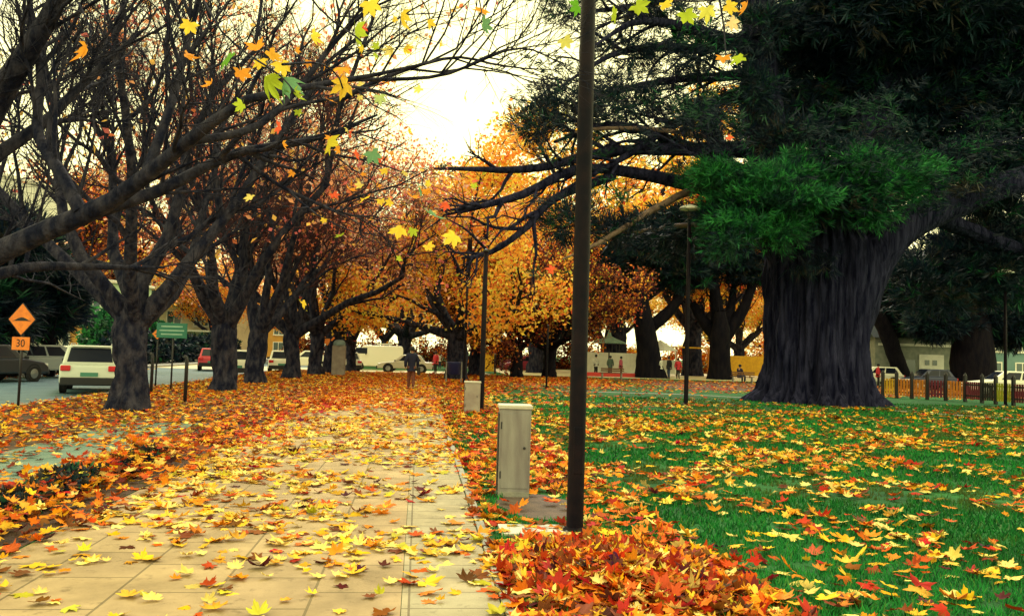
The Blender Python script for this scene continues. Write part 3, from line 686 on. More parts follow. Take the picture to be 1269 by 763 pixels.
# boughs in front: lit tops and shaded undersides put into the needle tints
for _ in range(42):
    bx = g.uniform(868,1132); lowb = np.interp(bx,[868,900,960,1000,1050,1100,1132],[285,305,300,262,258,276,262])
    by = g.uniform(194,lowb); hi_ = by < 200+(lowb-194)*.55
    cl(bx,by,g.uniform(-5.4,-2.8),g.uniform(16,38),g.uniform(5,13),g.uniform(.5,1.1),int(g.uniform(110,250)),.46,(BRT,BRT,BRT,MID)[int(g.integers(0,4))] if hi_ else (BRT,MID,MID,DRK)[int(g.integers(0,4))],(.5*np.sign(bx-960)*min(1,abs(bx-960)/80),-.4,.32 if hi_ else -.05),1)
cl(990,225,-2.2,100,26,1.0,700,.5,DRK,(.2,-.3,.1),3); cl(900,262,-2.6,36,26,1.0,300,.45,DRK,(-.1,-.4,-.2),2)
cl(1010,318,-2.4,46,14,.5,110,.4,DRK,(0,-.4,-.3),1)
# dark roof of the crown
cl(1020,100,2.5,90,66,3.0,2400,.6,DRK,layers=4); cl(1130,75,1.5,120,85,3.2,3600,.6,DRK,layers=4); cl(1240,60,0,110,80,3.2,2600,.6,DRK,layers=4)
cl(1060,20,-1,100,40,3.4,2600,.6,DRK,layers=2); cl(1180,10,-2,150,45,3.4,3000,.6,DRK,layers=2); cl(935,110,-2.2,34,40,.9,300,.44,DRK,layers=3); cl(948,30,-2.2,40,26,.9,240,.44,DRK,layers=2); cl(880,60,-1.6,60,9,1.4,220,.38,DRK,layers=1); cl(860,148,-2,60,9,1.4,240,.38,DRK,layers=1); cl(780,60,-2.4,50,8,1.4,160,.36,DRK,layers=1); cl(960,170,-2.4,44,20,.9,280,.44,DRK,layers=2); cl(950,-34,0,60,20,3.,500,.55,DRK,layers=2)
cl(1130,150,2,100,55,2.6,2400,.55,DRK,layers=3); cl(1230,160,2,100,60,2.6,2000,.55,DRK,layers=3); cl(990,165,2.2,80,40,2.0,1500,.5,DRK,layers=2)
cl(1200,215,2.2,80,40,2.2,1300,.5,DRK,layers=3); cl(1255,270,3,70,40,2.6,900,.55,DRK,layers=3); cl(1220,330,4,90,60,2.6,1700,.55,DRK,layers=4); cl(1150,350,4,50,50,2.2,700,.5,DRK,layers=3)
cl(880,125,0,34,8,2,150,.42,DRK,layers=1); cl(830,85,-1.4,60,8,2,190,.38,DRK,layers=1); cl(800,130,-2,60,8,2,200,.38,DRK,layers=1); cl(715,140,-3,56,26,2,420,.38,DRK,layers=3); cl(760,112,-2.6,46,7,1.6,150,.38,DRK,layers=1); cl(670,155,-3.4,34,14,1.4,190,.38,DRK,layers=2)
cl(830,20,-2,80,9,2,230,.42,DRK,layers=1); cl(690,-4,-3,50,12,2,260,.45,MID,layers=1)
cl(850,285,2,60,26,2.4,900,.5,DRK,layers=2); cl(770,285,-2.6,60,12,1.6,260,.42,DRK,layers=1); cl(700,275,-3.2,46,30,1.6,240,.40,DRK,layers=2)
v, f, c = join3(it); np_mesh('foliage', v, [f], MAT['needle'], cyp, cols=c)

# ------------------------------------------------------------------ darker park trees behind
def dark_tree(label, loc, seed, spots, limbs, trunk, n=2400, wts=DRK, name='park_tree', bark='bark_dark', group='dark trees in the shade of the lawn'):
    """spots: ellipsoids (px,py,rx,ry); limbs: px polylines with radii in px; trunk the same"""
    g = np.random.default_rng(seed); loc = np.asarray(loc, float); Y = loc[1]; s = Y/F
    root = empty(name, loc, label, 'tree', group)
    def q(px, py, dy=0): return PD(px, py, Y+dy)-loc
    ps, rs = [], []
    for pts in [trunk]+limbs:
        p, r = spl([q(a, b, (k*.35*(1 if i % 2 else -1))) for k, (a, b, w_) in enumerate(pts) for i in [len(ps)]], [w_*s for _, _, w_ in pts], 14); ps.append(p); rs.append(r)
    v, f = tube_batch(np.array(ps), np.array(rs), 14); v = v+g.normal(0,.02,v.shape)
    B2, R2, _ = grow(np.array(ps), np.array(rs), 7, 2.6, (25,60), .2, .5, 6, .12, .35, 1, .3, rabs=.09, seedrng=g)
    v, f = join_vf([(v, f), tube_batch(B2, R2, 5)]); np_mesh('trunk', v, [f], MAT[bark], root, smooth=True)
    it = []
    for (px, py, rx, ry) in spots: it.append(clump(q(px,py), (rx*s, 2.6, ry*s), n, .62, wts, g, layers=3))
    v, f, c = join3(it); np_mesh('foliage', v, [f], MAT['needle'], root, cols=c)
    return root
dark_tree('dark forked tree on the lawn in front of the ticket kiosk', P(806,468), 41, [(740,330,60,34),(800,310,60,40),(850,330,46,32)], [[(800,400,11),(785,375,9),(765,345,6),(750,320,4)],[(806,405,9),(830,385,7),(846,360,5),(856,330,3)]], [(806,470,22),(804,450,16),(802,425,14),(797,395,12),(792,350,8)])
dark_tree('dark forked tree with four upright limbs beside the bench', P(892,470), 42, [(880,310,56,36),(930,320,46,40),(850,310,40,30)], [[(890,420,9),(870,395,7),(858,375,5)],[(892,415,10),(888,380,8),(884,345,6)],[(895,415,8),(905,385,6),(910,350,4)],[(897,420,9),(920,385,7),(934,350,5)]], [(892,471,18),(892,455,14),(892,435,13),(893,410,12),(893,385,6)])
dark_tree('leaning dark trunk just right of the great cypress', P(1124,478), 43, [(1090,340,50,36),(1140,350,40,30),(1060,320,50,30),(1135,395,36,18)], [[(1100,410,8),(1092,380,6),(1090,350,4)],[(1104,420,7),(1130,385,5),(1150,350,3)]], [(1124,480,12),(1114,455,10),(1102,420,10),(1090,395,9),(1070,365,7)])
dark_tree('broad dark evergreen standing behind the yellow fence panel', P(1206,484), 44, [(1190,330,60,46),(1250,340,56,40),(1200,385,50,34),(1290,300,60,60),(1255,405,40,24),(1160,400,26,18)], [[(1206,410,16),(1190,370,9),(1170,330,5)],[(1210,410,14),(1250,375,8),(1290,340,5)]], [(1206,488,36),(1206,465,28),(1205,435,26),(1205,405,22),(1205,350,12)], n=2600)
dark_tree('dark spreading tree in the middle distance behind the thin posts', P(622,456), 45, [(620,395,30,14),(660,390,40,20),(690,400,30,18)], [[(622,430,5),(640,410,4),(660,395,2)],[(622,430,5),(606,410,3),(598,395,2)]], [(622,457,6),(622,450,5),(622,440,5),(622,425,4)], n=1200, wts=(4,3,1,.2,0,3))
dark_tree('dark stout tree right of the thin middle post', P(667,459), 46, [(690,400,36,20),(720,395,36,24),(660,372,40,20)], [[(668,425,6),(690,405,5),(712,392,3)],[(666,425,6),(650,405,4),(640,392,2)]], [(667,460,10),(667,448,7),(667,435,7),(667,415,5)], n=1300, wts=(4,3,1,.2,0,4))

# trees and hedge across the street on the left
dark_tree('dark evergreen across the road behind the parked silver car', (-21.2,43,0), 51, [(58,378,30,32),(28,352,34,30),(64,348,22,22)], [[(62,400,5),(45,370,4),(30,340,2)],[(62,400,5),(80,370,4),(90,340,2)]], [(60,468,7),(62,440,6),(62,410,6),(62,370,4)], n=2600, name='evergreen_tree', group='trees across the road')
dark_tree('dark leafy tree at the far left edge across the road', (-22.5,38,0), 52, [(-10,380,34,50),(10,300,50,40)], [[(-5,400,5),(10,360,4),(25,330,2)],[(-5,400,5),(-25,360,4),(-30,330,2)]], [(-5,480,7),(-5,440,6),(-5,410,6),(-5,370,4)], n=2200, name='evergreen_tree', group='trees across the road')
st = [(-46,84,'tall brown tree behind the ochre house across the road',3,1.9),(-38,96,'tall russet tree behind the houses left of the first trunk',3,1.9),(-37,116,'tall orange tree behind the cream apartment block',1,1.7),(-56,98,'tall brown tree behind the houses at the far left',3,1.9),(-22.5,98,'orange street tree across the road beyond the flats',1,.95),(-20.8,110,'last orange street tree on the far side of the road',1,.9)]
for (x,y,lab,pi,sc) in st:
    t = copy_tree(madeg[pi]); t.location=(x,y,0); t.rotation_euler=(0,0,x*y); t.scale=(sc,)*3; t['label']=lab; t['group']='trees across the road'
def hedge(label, x0, x1, y0, y1, h, n, seed, wts, name='hedge', size=.3, group=None, z=0):
    g = np.random.default_rng(seed); cx, cy = (x0+x1)/2, (y0+y1)/2
    root = empty(name, (cx,cy,z), label, 'hedge', group)
    q = np.stack([g.uniform(x0-cx,x1-cx,n), g.uniform(y0-cy,y1-cy,n), h*g.random(n)**.6*(.75+.5*vnoise(g.uniform(0,1,n)*0+np.linspace(0,1,n),np.zeros(n),.2,2))],-1)
    q[:,2] = h*g.random(n)**.6*(.6+.55*vnoise(q[:,0]*1.0, q[:,1]*1.0, .7, 5))
    d = unit(g.normal(size=(n,3))+np.array([0,0,.5])); w_=np.array(wts,float);w_/=w_.sum()
    v,f,c = sprays(q,d,size*g.uniform(.6,1.3,n),GRN[g.choice(6,n,p=w_)],g,m=3,wid=.22); np_mesh('foliage',v,[f],MAT['needle'],root,cols=c)
    k = MB(); k.tube([(0,y0-cy,.02),(0,0,.03),(0,y1-cy,.02)],[.03]*3,6)
    for i in range(14):
        bx, by = g.uniform(x0-cx,x1-cx), g.uniform(y0-cy,y1-cy); k.tube([(0,by,.02),(bx+g.normal(0,.08),by+g.normal(0,.08),h*.4),(bx+g.normal(0,.15),by+g.normal(0,.15),h*.75)],[.012,.01,.005],5)
    k.build('stems',MAT['bark_dark'],root)
    return root
hedge('tall dark hedge along the far pavement right of the green street sign', -21.5,-20.2,60,100,2.3,5200,61,DRK,size=.5)
hedge('bright green shrubs behind the green street sign across the road', -23.6,-21.8,62,78,4.0,2600,62,(0,1,3,4,3,.3),name='shrub',size=.5)
def shrub(label, loc, w_, h_, seed, wt, cat='shrub', group='autumn shrubs closing the view', pal=None):
    g = np.random.default_rng(seed); root = empty('autumn_shrub', loc, label, cat, group)
    n = 150; q = unit(g.normal(size=(n,3)))*(g.random((n,1))**.4); q[:,2]=np.abs(q[:,2]); e = q*np.array([w_/2,1.6,h_])*(.8+.4*vnoise(q[:,0]*3+seed,q[:,2]*3,.8,seed))[:,None]
    v,f,c = leaf_quads(e, 26, .35, .16, wt, g); v[:,2]=np.maximum(v[:,2],.02); np_mesh('foliage', v, [f], MAT['leaf'], root, cols=c)
    k = MB()
    for i in range(9):
        x_ = g.uniform(-w_*.35,w_*.35); k.tube([(x_*.02,0,-.1),(x_*.8,.1,h_*.35),(x_*1.25,g.normal(0,.3),h_*.8)],[.06,.045,.02],5)
    k.build('stems', MAT['bark_dark'], root)
for i,(x,y,w_,h_,wt,lab) in enumerate([(-13,112,9,3.6,wB,'brown shrub across the street behind the far kerb trees'),(-5.5,110,9,3.4,wB,'brown shrub behind the white van across the street'),(1.5,108,9,3.2,wB,'russet shrub behind the walking person across the street'),(9,98,9,3.6,wB,'dark russet shrub right of the golden trunk'),(16.5,99,9,3.8,wB,'russet shrub behind the maroon stall'),(24.5,100,10,3.6,wO,'orange shrub left of the ticket kiosk'),(33,99,10,3.8,wO,'orange shrub behind the white awning'),(42,99,10,3.8,wG,'amber shrub behind the yellow hoarding'),(51,98,10,3.4,wG,'amber shrub just left of the great cypress trunk')]):
    shrub(lab,(x,y,-.12 if x<5.6 else 0),w_,h_,200+i,wt)
# low dark hedge that separates paved strip and path: broken clumps
for i, (x,y0,y1,h,n,lab) in enumerate([(-3.75,5.6,7.6,.36,2600,'low dark clipped hedge clump buried in leaves, nearest at lower left'),(-3.6,7.9,9.9,.30,1900,'low dark hedge clump in the leaves, middle one left of the path'),(-3.5,10.3,12.2,.24,1100,'small low hedge clump in the leaves, farthest of the three')]):
    hedge(lab, x-.20, x+.20, y0, y1, h*.8, int(n*.5), 70+i, (4,3,1,.4,.1,9), size=.085, group='low hedge clumps beside the path')

# ------------------------------------------------------------------ grass
def grass():
    g = np.random.default_rng(91); out=[]
    for (y0,y1,den,h,wd) in [(4.6,7.5,1500,.055,.006),(7.5,12,620,.06,.010),(12,20,200,.065,.018),(20,34,60,.07,.035)]:
        A = (y1-y0)*(y1*.62+2); n = int(A*den)
        y = g.uniform(y0,y1,n); x = g.uniform(.7,1,n)*0+.72+g.random(n)*(y*.74+1.2); k = vnoise(x,y,.5,8)*.6+vnoise(x,y,.17,9)*.4
        m = (k > .27+.22*(vnoise(x,y,1.7,14)*.6+vnoise(x,y,.5,15)*.4>.58))&(((x-P(668,628)[0])**2/.2+(y-P(668,628)[1])**2/.6)>1)&~((np.abs(x-P(672,658)[0]+.08)<.36)&(np.abs(y-P(672,658)[1])<.26)); x,y,k = x[m],y[m],k[m]; n=len(x)
        a = g.uniform(0,2*math.pi,n); hh = h*g.uniform(.5,1.3,n); lx,ly = g.normal(0,.4,n)*hh, g.normal(0,.4,n)*hh
        b = np.stack([x,y,np.zeros(n)],-1); wv = np.stack([np.cos(a)*wd,np.sin(a)*wd,np.zeros(n)],-1)
        V = np.stack([b-wv,b+wv,b+np.stack([lx,ly,hh],-1)],1)
        c = np.array([(.012,.085,.024),(.018,.18,.040),(.030,.27,.050),(.10,.24,.05)])[g.choice(4,n,p=[.3,.42,.22,.06])]*(.6+.7*vnoise(x,y,1.3,4))[:,None]
        pt = np.clip((vnoise(x,y,1.7,14)*.6+vnoise(x,y,.5,15)*.4-.52)*5,0,.8)[:,None]; c = c*(1-pt)+np.array([.085,.105,.030])*pt
        out.append((V.reshape(-1,3), np.arange(n*3).reshape(n,3), np.repeat(c,3,0)))
    v,f,c = join3(out); tag(np_mesh('grass',v,[f],MAT['grass'],cols=c), 'short green grass blades of the lawn between the fallen leaves','grass',kind='stuff')
grass()

# ------------------------------------------------------------------ fallen leaves
g = rng
cab = P(637,615); polep = P(712,660)
def scatter(x0,x1,y0,y1,den):
    n = int((x1-x0)*(y1-y0)*den)
    return np.stack([g.uniform(x0,x1,n), g.uniform(y0,y1,n)],-1)
pos=[];colr=[];cidx=[];siz=[];tl=[];zone=[]
def emit(xy, wt, smin, smax, zlo, zhi, tilt, zn):
    # keep inside a widened view frustum
    xx, yy = xy[:,0], xy[:,1]
    v = np.stack([xx, yy, np.zeros(len(xx))],-1)-CAM; zc = v@fwd; sx = (v@rgt)/zc*F; ok = (zc>3.5)&(np.abs(sx)<760)
    xy = xy[ok]; n=len(xy); i,c = pick(wt,n)
    pos.append(np.stack([xy[:,0],xy[:,1],g.uniform(zlo,zhi,n)],-1)); colr.append(c); cidx.append(i); siz.append(g.uniform(smin,smax,n)); tl.append(np.abs(g.normal(0,tilt,n))); zone.append(np.full(n,zn))
WP = (4,6,2.6,1.2,.5,2.0,.9,1.0,2.2); WV=(1.8,1.4,4.6,4.4,1.7,3.2,.9,.4,2.6); WR=(1.5,1.0,4,4,4,1.2,.6,.3,2); WL=(3,3.4,3.4,2.4,1.6,1.6,.8,.3,2.6); WF=(1,.6,4,5,4.2,1.2,.4,.1,1.5)
# path slabs
xy = scatter(PL,PB+.1,4.6,62.5,90.0); x,y = xy.T
nz = vnoise(x,y,.9,1)*.6+vnoise(x,y,.3,2)*.4
d_ = np.interp(y,[4.6,6,8,11,16,30],[.40,.46,.74,.98,1.15,1.3])*np.interp(nz,[.28,.45,.62,.8],[.12,.6,1.3,1.8]); d_ *= np.interp(x,[PL,PL+.5,-1.2,.2,.6],[1.6,1.15,.85,.75,1.0])
xy = xy[g.random(len(xy))<d_]
nr = xy[:,1] < 22
emit(xy[nr], WP,.05,.125,.014,.03,.16,0)
fr = xy[~nr]; emit(fr[::2], WF,.09,.14,.016,.04,.25,0); emit(fr[1::2], (2.6,2,4,3,2.2,.8,.2,.2,3),.09,.13,.016,.04,.25,0)
# red streak along the path's left border farther on
xy = scatter(-4.4,-1.9,14,46,26); emit(xy[g.random(len(xy))<np.interp(np.abs(xy[:,0]+3.0-.02*(xy[:,1]-20)),[0,.5,1.2],[1,.7,.1])], (.3,.1,2.5,4,6,1,.4,.1,.8),.085,.13,.02,.06,.3,1)
# border under the hedge and verge
xy = scatter(-9.55,-2.85,5.0,62,66); x,y=xy.T
strip = (x>-5.8)&(x<-4.2)&(y>8.5)&(y<17.2)
nz = vnoise(x,y,1.1,11)
pr = np.where(strip, np.interp(nz,[.3,.5,.7],[.06,.25,.9]), np.interp(nz,[.15,.4],[.55,1]))
pr *= np.where((np.abs(x+3.7)<.35)&(y<11), .35, 1)
xy = xy[g.random(len(xy))<pr]; emit(xy, WV,.055,.115,.012,.05,.28,1)
xy = np.stack([g.normal(-3.62,.30,1500), g.uniform(5.2,13,1500)],-1); emit(xy, WV,.06,.10,.04,.22,.5,1)
# right border strip between path and lawn
xy = scatter(PB+.02,2.4,4.6,34,75); x,y=xy.T
bare = ((x-c[0,0]*0-P(668,628)[0])**2/.3+(y-P(668,628)[1])**2/1.0)<1
pr = np.interp(vnoise(x,y,.7,21),[.2,.5],[.55,1])*np.where(bare,.10,1)*np.where((y>6.9)&(y<8.2)&(x<1.0),.45,1)
xy = xy[g.random(len(xy))<pr]; emit(xy, WR,.08,.125,.012,.055,.35,2)
# heap at the lower right of the path
hx, hy = 1.5, 6.05
xy = np.stack([g.normal(hx,.42,2200), g.normal(hy,.55,2200)],-1); xy = xy[(xy[:,0]>PB+.02)&(xy[:,0]<2.9)&(xy[:,1]<7.35)]
i,cc = pick((2.2,1.8,2.2,3.6,4.0,3.4,2,.1,1.2), len(xy)); hgt = .15*np.exp(-((xy[:,0]-hx)/.55)**2-((xy[:,1]-hy)/.75)**2)
pos.append(np.stack([xy[:,0],xy[:,1],.015+hgt*g.uniform(.4,1,len(xy))+g.uniform(0,.03,len(xy))],-1)); colr.append(cc); cidx.append(i); siz.append(g.uniform(.08,.125,len(xy))); tl.append(np.abs(g.normal(0,.5,len(xy)))); zone.append(np.full(len(xy),3))
# lawn: clumped and thinning to the right
xy = scatter(2.2,26,4.6,34,64); x,y=xy.T
nz = vnoise(x,y,.55,31)*.5+vnoise(x,y,1.7,32)*.5
pr = np.interp(nz,[.38,.50,.60],[.07,.55,1.9])*np.interp(x/y,[.1,.25,.40,.7],[1.0,.90,.50,.26])*np.interp(y,[5,8,14,22,27,32],[.95,1.0,1.05,.95,.40,.10])
xy = xy[g.random(len(xy))<pr]; emit(xy, WL,.06,.128,.02,.06,.32,4)
# orange carpet beyond, right of the path
xy = scatter(.8,13,32,62,34); x,y=xy.T
pr = np.interp(y,[32,36,42,50],[.5,.7,1,1])*np.interp(x/y,[.0,.12,.2,.26],[1,1,.6,.1])*np.where((x/y>.1)&(y<45),.35,1)
xy = xy[g.random(len(xy))<pr]; emit(xy, WF,.10,.16,.012,.05,.3,5)
xy = scatter(8,40,40,63,5); emit(xy, WF,.10,.15,.012,.05,.3,5)
# scattered leaves on the road gutter
xy = scatter(-11.2,-9.8,12,60,16); xy = xy[g.random(len(xy))<np.interp(xy[:,0],[-11.2,-9.8],[.02,.9])]; emit(xy, WV,.07,.11,-.11,-.09,.3,6)
xy = scatter(-18.6,-17.2,24,60,8); emit(xy, WV,.07,.11,-.11,-.09,.3,6)
pos=np.concatenate(pos);colr=np.concatenate(colr);cidx=np.concatenate(cidx);siz=np.concatenate(siz);tl=np.concatenate(tl);zone=np.concatenate(zone)
n=len(pos); print('leaves',n)
inc = (((pos[:,0]-cab[0])/.26)**2+((pos[:,1]-cab[1]-.2)/.3)**2 < 1)
pos,colr,cidx,siz,tl,zone = [a_[~inc] for a_ in (pos,colr,cidx,siz,tl,zone)]; n=len(pos)
v_ = pos-CAM; zc = v_@fwd; sx = CX+F*(v_@rgt)/zc; sy = CY-F*(v_@upv)/zc
vis = (sx>12)&(sx<1257)&(sy<752)
score = np.where(vis, siz/zc*(1+.0*zc), 0)
# leaves in the heap are stacked: take only its top ones
order = np.argsort(-score); first = []
cnt = {}
cap = {3:60}
for i_ in order:
    z_ = int(zone[i_]); cnt[z_] = cnt.get(z_,0)
    if cnt[z_] >= cap.get(z_,999): continue
    if z_==3 and pos[i_,2] < .09: continue
    first.append(i_); cnt[z_]+=1
    if len(first)>=300: break
first = np.array(first); rest = np.ones(n,bool); rest[first]=False
yawa = g.uniform(0,2*math.pi,n); tdir=g.uniform(0,2*math.pi,n)
curl = np.stack([g.normal(.12,.22,n), g.normal(0,.16,n), g.normal(0,.15,n)],-1)
edge = np.clip(g.normal(.16,.32,n),0,.95)
def build_sub(ix, hi): return place_leaves(pos[ix],siz[ix],yawa[ix],tl[ix],tdir[ix],curl[ix],colr[ix],hi,edge[ix])
near = np.where(rest&(zc<15))[0]; far = np.where(rest&(zc>=15))[0]
parts=[]
for ix,hi in ((near,True),(far,False)):
    V,f,c_ = build_sub(ix,hi); parts.append((V.reshape(-1,3), f.reshape(-1,3), c_.reshape(-1,3)))
v,f,c_ = join3(parts)
tag(np_mesh('leaf_litter',v,[f],MAT['litter'],cols=c_),'carpet of fallen yellow, orange and red leaves over path, verge and lawn','leaves',kind='stuff')
ZN = {0:'on the path slabs',1:'in litter left of the path',2:'beside the path edge',3:'on the red leaf heap',4:'on the lawn',5:'on the far lawn',6:'in the gutter'}
V,f,c_ = build_sub(first,True); tv_,tf_ = leaf_template(True)
def region(x_,y_):
    return ('near the camera' if y_>690 else 'farther back' if y_<610 else 'midway')+', '+('far left' if x_<160 else 'left side' if x_<400 else 'centre' if x_<760 else 'right side' if x_<1050 else 'far right')
for j,i_ in enumerate(first):
    o = np_mesh('fallen_leaf', V[j]-pos[i_], [tf_], MAT['litter'], cols=c_[j]); o.location = pos[i_]
    sz_ = 'large' if siz[i_]>.11 else 'small' if siz[i_]<.088 else 'medium'
    cu_ = 'curled' if abs(curl[i_,0])>.3 else 'tilted' if tl[i_]>.4 else 'flat'
    tag(o, f"{sz_} {cu_} {PNAME[cidx[i_]]} leaf {ZN[int(zone[i_])]}, {region(sx[i_],sy[i_])}", 'leaf', 'fallen leaves in the foreground')

# ------------------------------------------------------------------ lamps, posts, cabinets
def lamp(label, loc, h, r=.075, head=True, group='dark lamp posts'):
    root = empty('street_lamp', loc, label, 'street lamp', group)
    MB().tube([(0,0,-.1),(0,0,.06),(0,0,h*.5),(0,0,h)],[r,r,r*.95,r*.8],18).build('pole',MAT['pole'],root,True)
    MB().lathe([(r*1.9,0),(r*1.9,.015),(r*1.5,.02),(r*1.15,.05),(r*1.02,.06)],n=18).build('base_collar',MAT['pole'],root,True)
    MB().box((0,-r*.93,.75),(r*1.1,r*.22,.42),bev=.006).build('access_door',MAT['pole'],root)
    for a_ in range(4):
        t=math.pi/4+a_*math.pi/2; MB().lathe([(.014,.012),(.014,.036),(.008,.04)],(r*1.6*math.cos(t),r*1.6*math.sin(t),0),6).build('bolt',MAT['rim'],root)
    if head:
        MB().lathe([(r*.7,h),(r*1.0,h+.08),(r*1.2,h+.2),(r*.7,h+.24)],n=16).build('lamp_socket',MAT['dark_metal'],root,True)
        MB().lathe([(.20,h+.28),(.36,h+.30),(.38,h+.33),(.33,h+.39),(.20,h+.45),(.06,h+.48)],n=24).build('lamp_shade',MAT['white'],root,True)
        k=MB()
        for a_ in range(3):
            t=a_*2*math.pi/3; k.tube([(r*math.cos(t),r*math.sin(t),h+.1),(.3*math.cos(t),.3*math.sin(t),h+.3)],[.012,.012],6)
        k.build('bracket',MAT['dark_metal'],root)
    else:
        MB().lathe([(r*.8,h),(r*1.15,h+.01),(r*1.1,h+.05),(r*.3,h+.09)],n=16).build('cap',MAT['dark_metal'],root,True)
    return root
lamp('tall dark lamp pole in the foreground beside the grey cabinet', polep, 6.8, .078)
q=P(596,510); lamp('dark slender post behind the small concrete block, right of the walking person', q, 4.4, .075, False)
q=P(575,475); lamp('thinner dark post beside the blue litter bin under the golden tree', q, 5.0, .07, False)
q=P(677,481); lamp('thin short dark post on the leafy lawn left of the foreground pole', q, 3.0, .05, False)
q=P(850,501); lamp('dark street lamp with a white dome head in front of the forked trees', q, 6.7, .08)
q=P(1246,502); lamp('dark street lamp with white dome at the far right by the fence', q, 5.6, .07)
def cabinet(name,label,loc,w_,d_,h,rz,mat,cat):
    root=empty(name,loc,label,cat,None,rz)
    MB().box((0,0,h/2-.02),(w_,d_,h),bev=.008).build('body',mat,root)
    MB().box((0,0,h+.005),(w_+.03,d_+.03,.045),bev=.010).build('lid',MAT['concrete_lid'],root)
    MB().box((-w_/2-.006,0,h*.5),(.012,d_*.84,h*.86),bev=.003).build('side_panel',MAT['black_trim'],root)  # near-black panel covering most of the left side
    MB().box((0,-d_/2-.003,h*.52),(w_*.86,.010,h*.84),bev=.003).build('front_door',mat,root)
    MB().lathe([(.016,-.012),(.016,0),(.010,.004)],(w_*.30,-d_/2-.006,h*.55),10,'Y').build('lock',MAT['dark_metal'],root)
    for zz_ in (.25,.8): MB().tube([(-w_*.44,-d_/2-.008,h*zz_-.04),(-w_*.44,-d_/2-.008,h*zz_+.04)],[.008,.008],6).build('hinge',MAT['dark_metal'],root)
    MB().box((0,-d_/2-.004,.03),(w_*.98,.006,.06)).build('skirting',MAT['kerb'],root)
    return root
MAT['cabinet']=M('cabinet_paint',(.27,.265,.27),.7,(.17,.155,.17),2.6,.12,50,stretch=(3,3,.6))
MAT['cabinet_dark']=M('cabinet_paint_dark',(.24,.20,.20),.7,(.33,.30,.28),3)
b_=P(637,616); cabinet('utility_cabinet','grey upright utility cabinet with a pale lid beside the path',(b_[0],b_[1]+.16,0),.355,.32,1.0,R(-3),MAT['cabinet'],'utility cabinet')
b_=P(585,512); cabinet('utility_cabinet','small pale grey cabinet at the foot of the second dark post',(b_[0],b_[1]+.15,0),.42,.34,.82,R(-3),MAT['cabinet_dark'],'utility cabinet')
# flat concrete pad in front of the cabinet
b_=P(672,658); k=MB(); k.box((b_[0]-.08,b_[1],.006),(.62,.42,.035),bev=.006); tag(k.build('concrete_pad',MAT['concrete_lid']),'pale concrete pad set in the soil between cabinet and foreground pole','pad')
# grey pillar at the corner
q=P(419,465); root=empty('concrete_pillar',q,'grey concrete pillar with rounded pale blue top near the white van','pillar')
MB().box((0,0,.85),(.78,.6,1.9),bev=.03).build('shaft',MAT['cabinet_dark'],root)
MB().lathe([(.36,1.78),(.36,1.95),(.30,2.08),(.15,2.15)],n=18).build('cap',M('blue_grey_cap',(.22,.32,.36),.6),root,True)

# ------------------------------------------------------------------ signs
def text_part(txt,size,mat,parent,loc,name='lettering',ext=.002):
    cu=bpy.data.curves.new(name,'FONT'); cu.body=txt; cu.size=size; cu.align_x='CENTER'; cu.align_y='CENTER'; cu.extrude=ext
    o=bpy.data.objects.new(name,cu); COL.objects.link(o)
    me=bpy.data.meshes.new_from_object(o.evaluated_get(bpy.context.evaluated_depsgraph_get())); bpy.data.objects.remove(o)
    me.materials.append(mat); o=link(name,me,parent); o.rotation_euler=(R(90),0,0); o.location=loc; return o
def diamond(label,loc,zc_,half,rz,hump=True,plate=True,hp=.03):
    root=empty('warning_sign',loc,label,'road sign',None,rz)
    MB().tube([(0,.03,-.1),(0,.03,zc_+half*.6)],[hp,hp],10).build('post',MAT['dark_metal'],root,True)
    s=half; MB().prism([(0,zc_-s),(s,zc_),(0,zc_+s),(-s,zc_)],-.012,-.004).build('border',MAT['black'],root)
    s=half*.93; MB().prism([(0,zc_-s),(s,zc_),(0,zc_+s),(-s,zc_)],-.018,-.0125).build('face',MAT['orange_sign'],root)
    if hump:
        p=[(-s*.72,zc_-s*.10)]+[(-s*.5+s*1.0*t, zc_-s*.04+s*.17*math.sin(math.pi*t)) for t in np.linspace(0,1,12)]+[(s*.72,zc_-s*.10)]
        MB().prism(p,-.022,-.0185).build('hump_symbol',MAT['black'],root)
    if plate:
        MB().box((0,-.006,zc_-half-.17),(half*1.25,.014,.30),bev=.003).build('speed_plate',MAT['orange_sign'],root)
        text_part('30',.25,MAT['black'],root,(0,-.0155,zc_-half-.17))
    return root
q=P(21,506); diamond('orange diamond speed hump sign with a 30 plate at the kerb',q,2.06,.39,R(-20),True,True)
q=P(404,462); diamond('far orange diamond warning sign among the bare trunks',q,2.3,.55,R(-8),True,False)
q=PD(192,478,33.0); q[2]=0; diamond('small orange diamond sign beside the green street sign',q,1.95,.22,R(-14),True,False)
q=P(211,483); root=empty('street_sign',q,'green street name sign on a thin post behind the first trunk','road sign',None,R(-12))
MB().tube([(0,.03,-.1),(0,.03,2.1)],[.03,.03],10).build('post',MAT['dark_metal'],root,True)
MB().box((-.05,-.004,2.06),(1.12,.02,.52),bev=.006).build('panel',MAT['green_sign'],root)
k=MB(); 
for zz_ in (2.20,2.06,1.93): k.box((-.05,-.0165,zz_),(.78 if zz_!=2.06 else .9,.003,.045))
k.build('lettering_bars',MAT['teal_roof'],root)
for (px_,py_,lab) in [(229,499,'dark stubby bollard with a bent top in the leaves by the first trunk'),(187,487,'thin dark bollard half hidden behind the first trunk')]:
    q=P(px_,py_); root=empty('bollard',q,lab,'bollard','dark bollards by the kerb')
    MB().tube([(0,0,-.05),(0,0,1.15),(-.02,0,1.24),(-.08,0,1.28)],[.05,.05,.048,.04],12).build('post',MAT['dark_metal'],root,True)
    MB().lathe([(.08,0),(.08,.02),(.055,.04)],n=14).build('foot',MAT['dark_metal'],root)

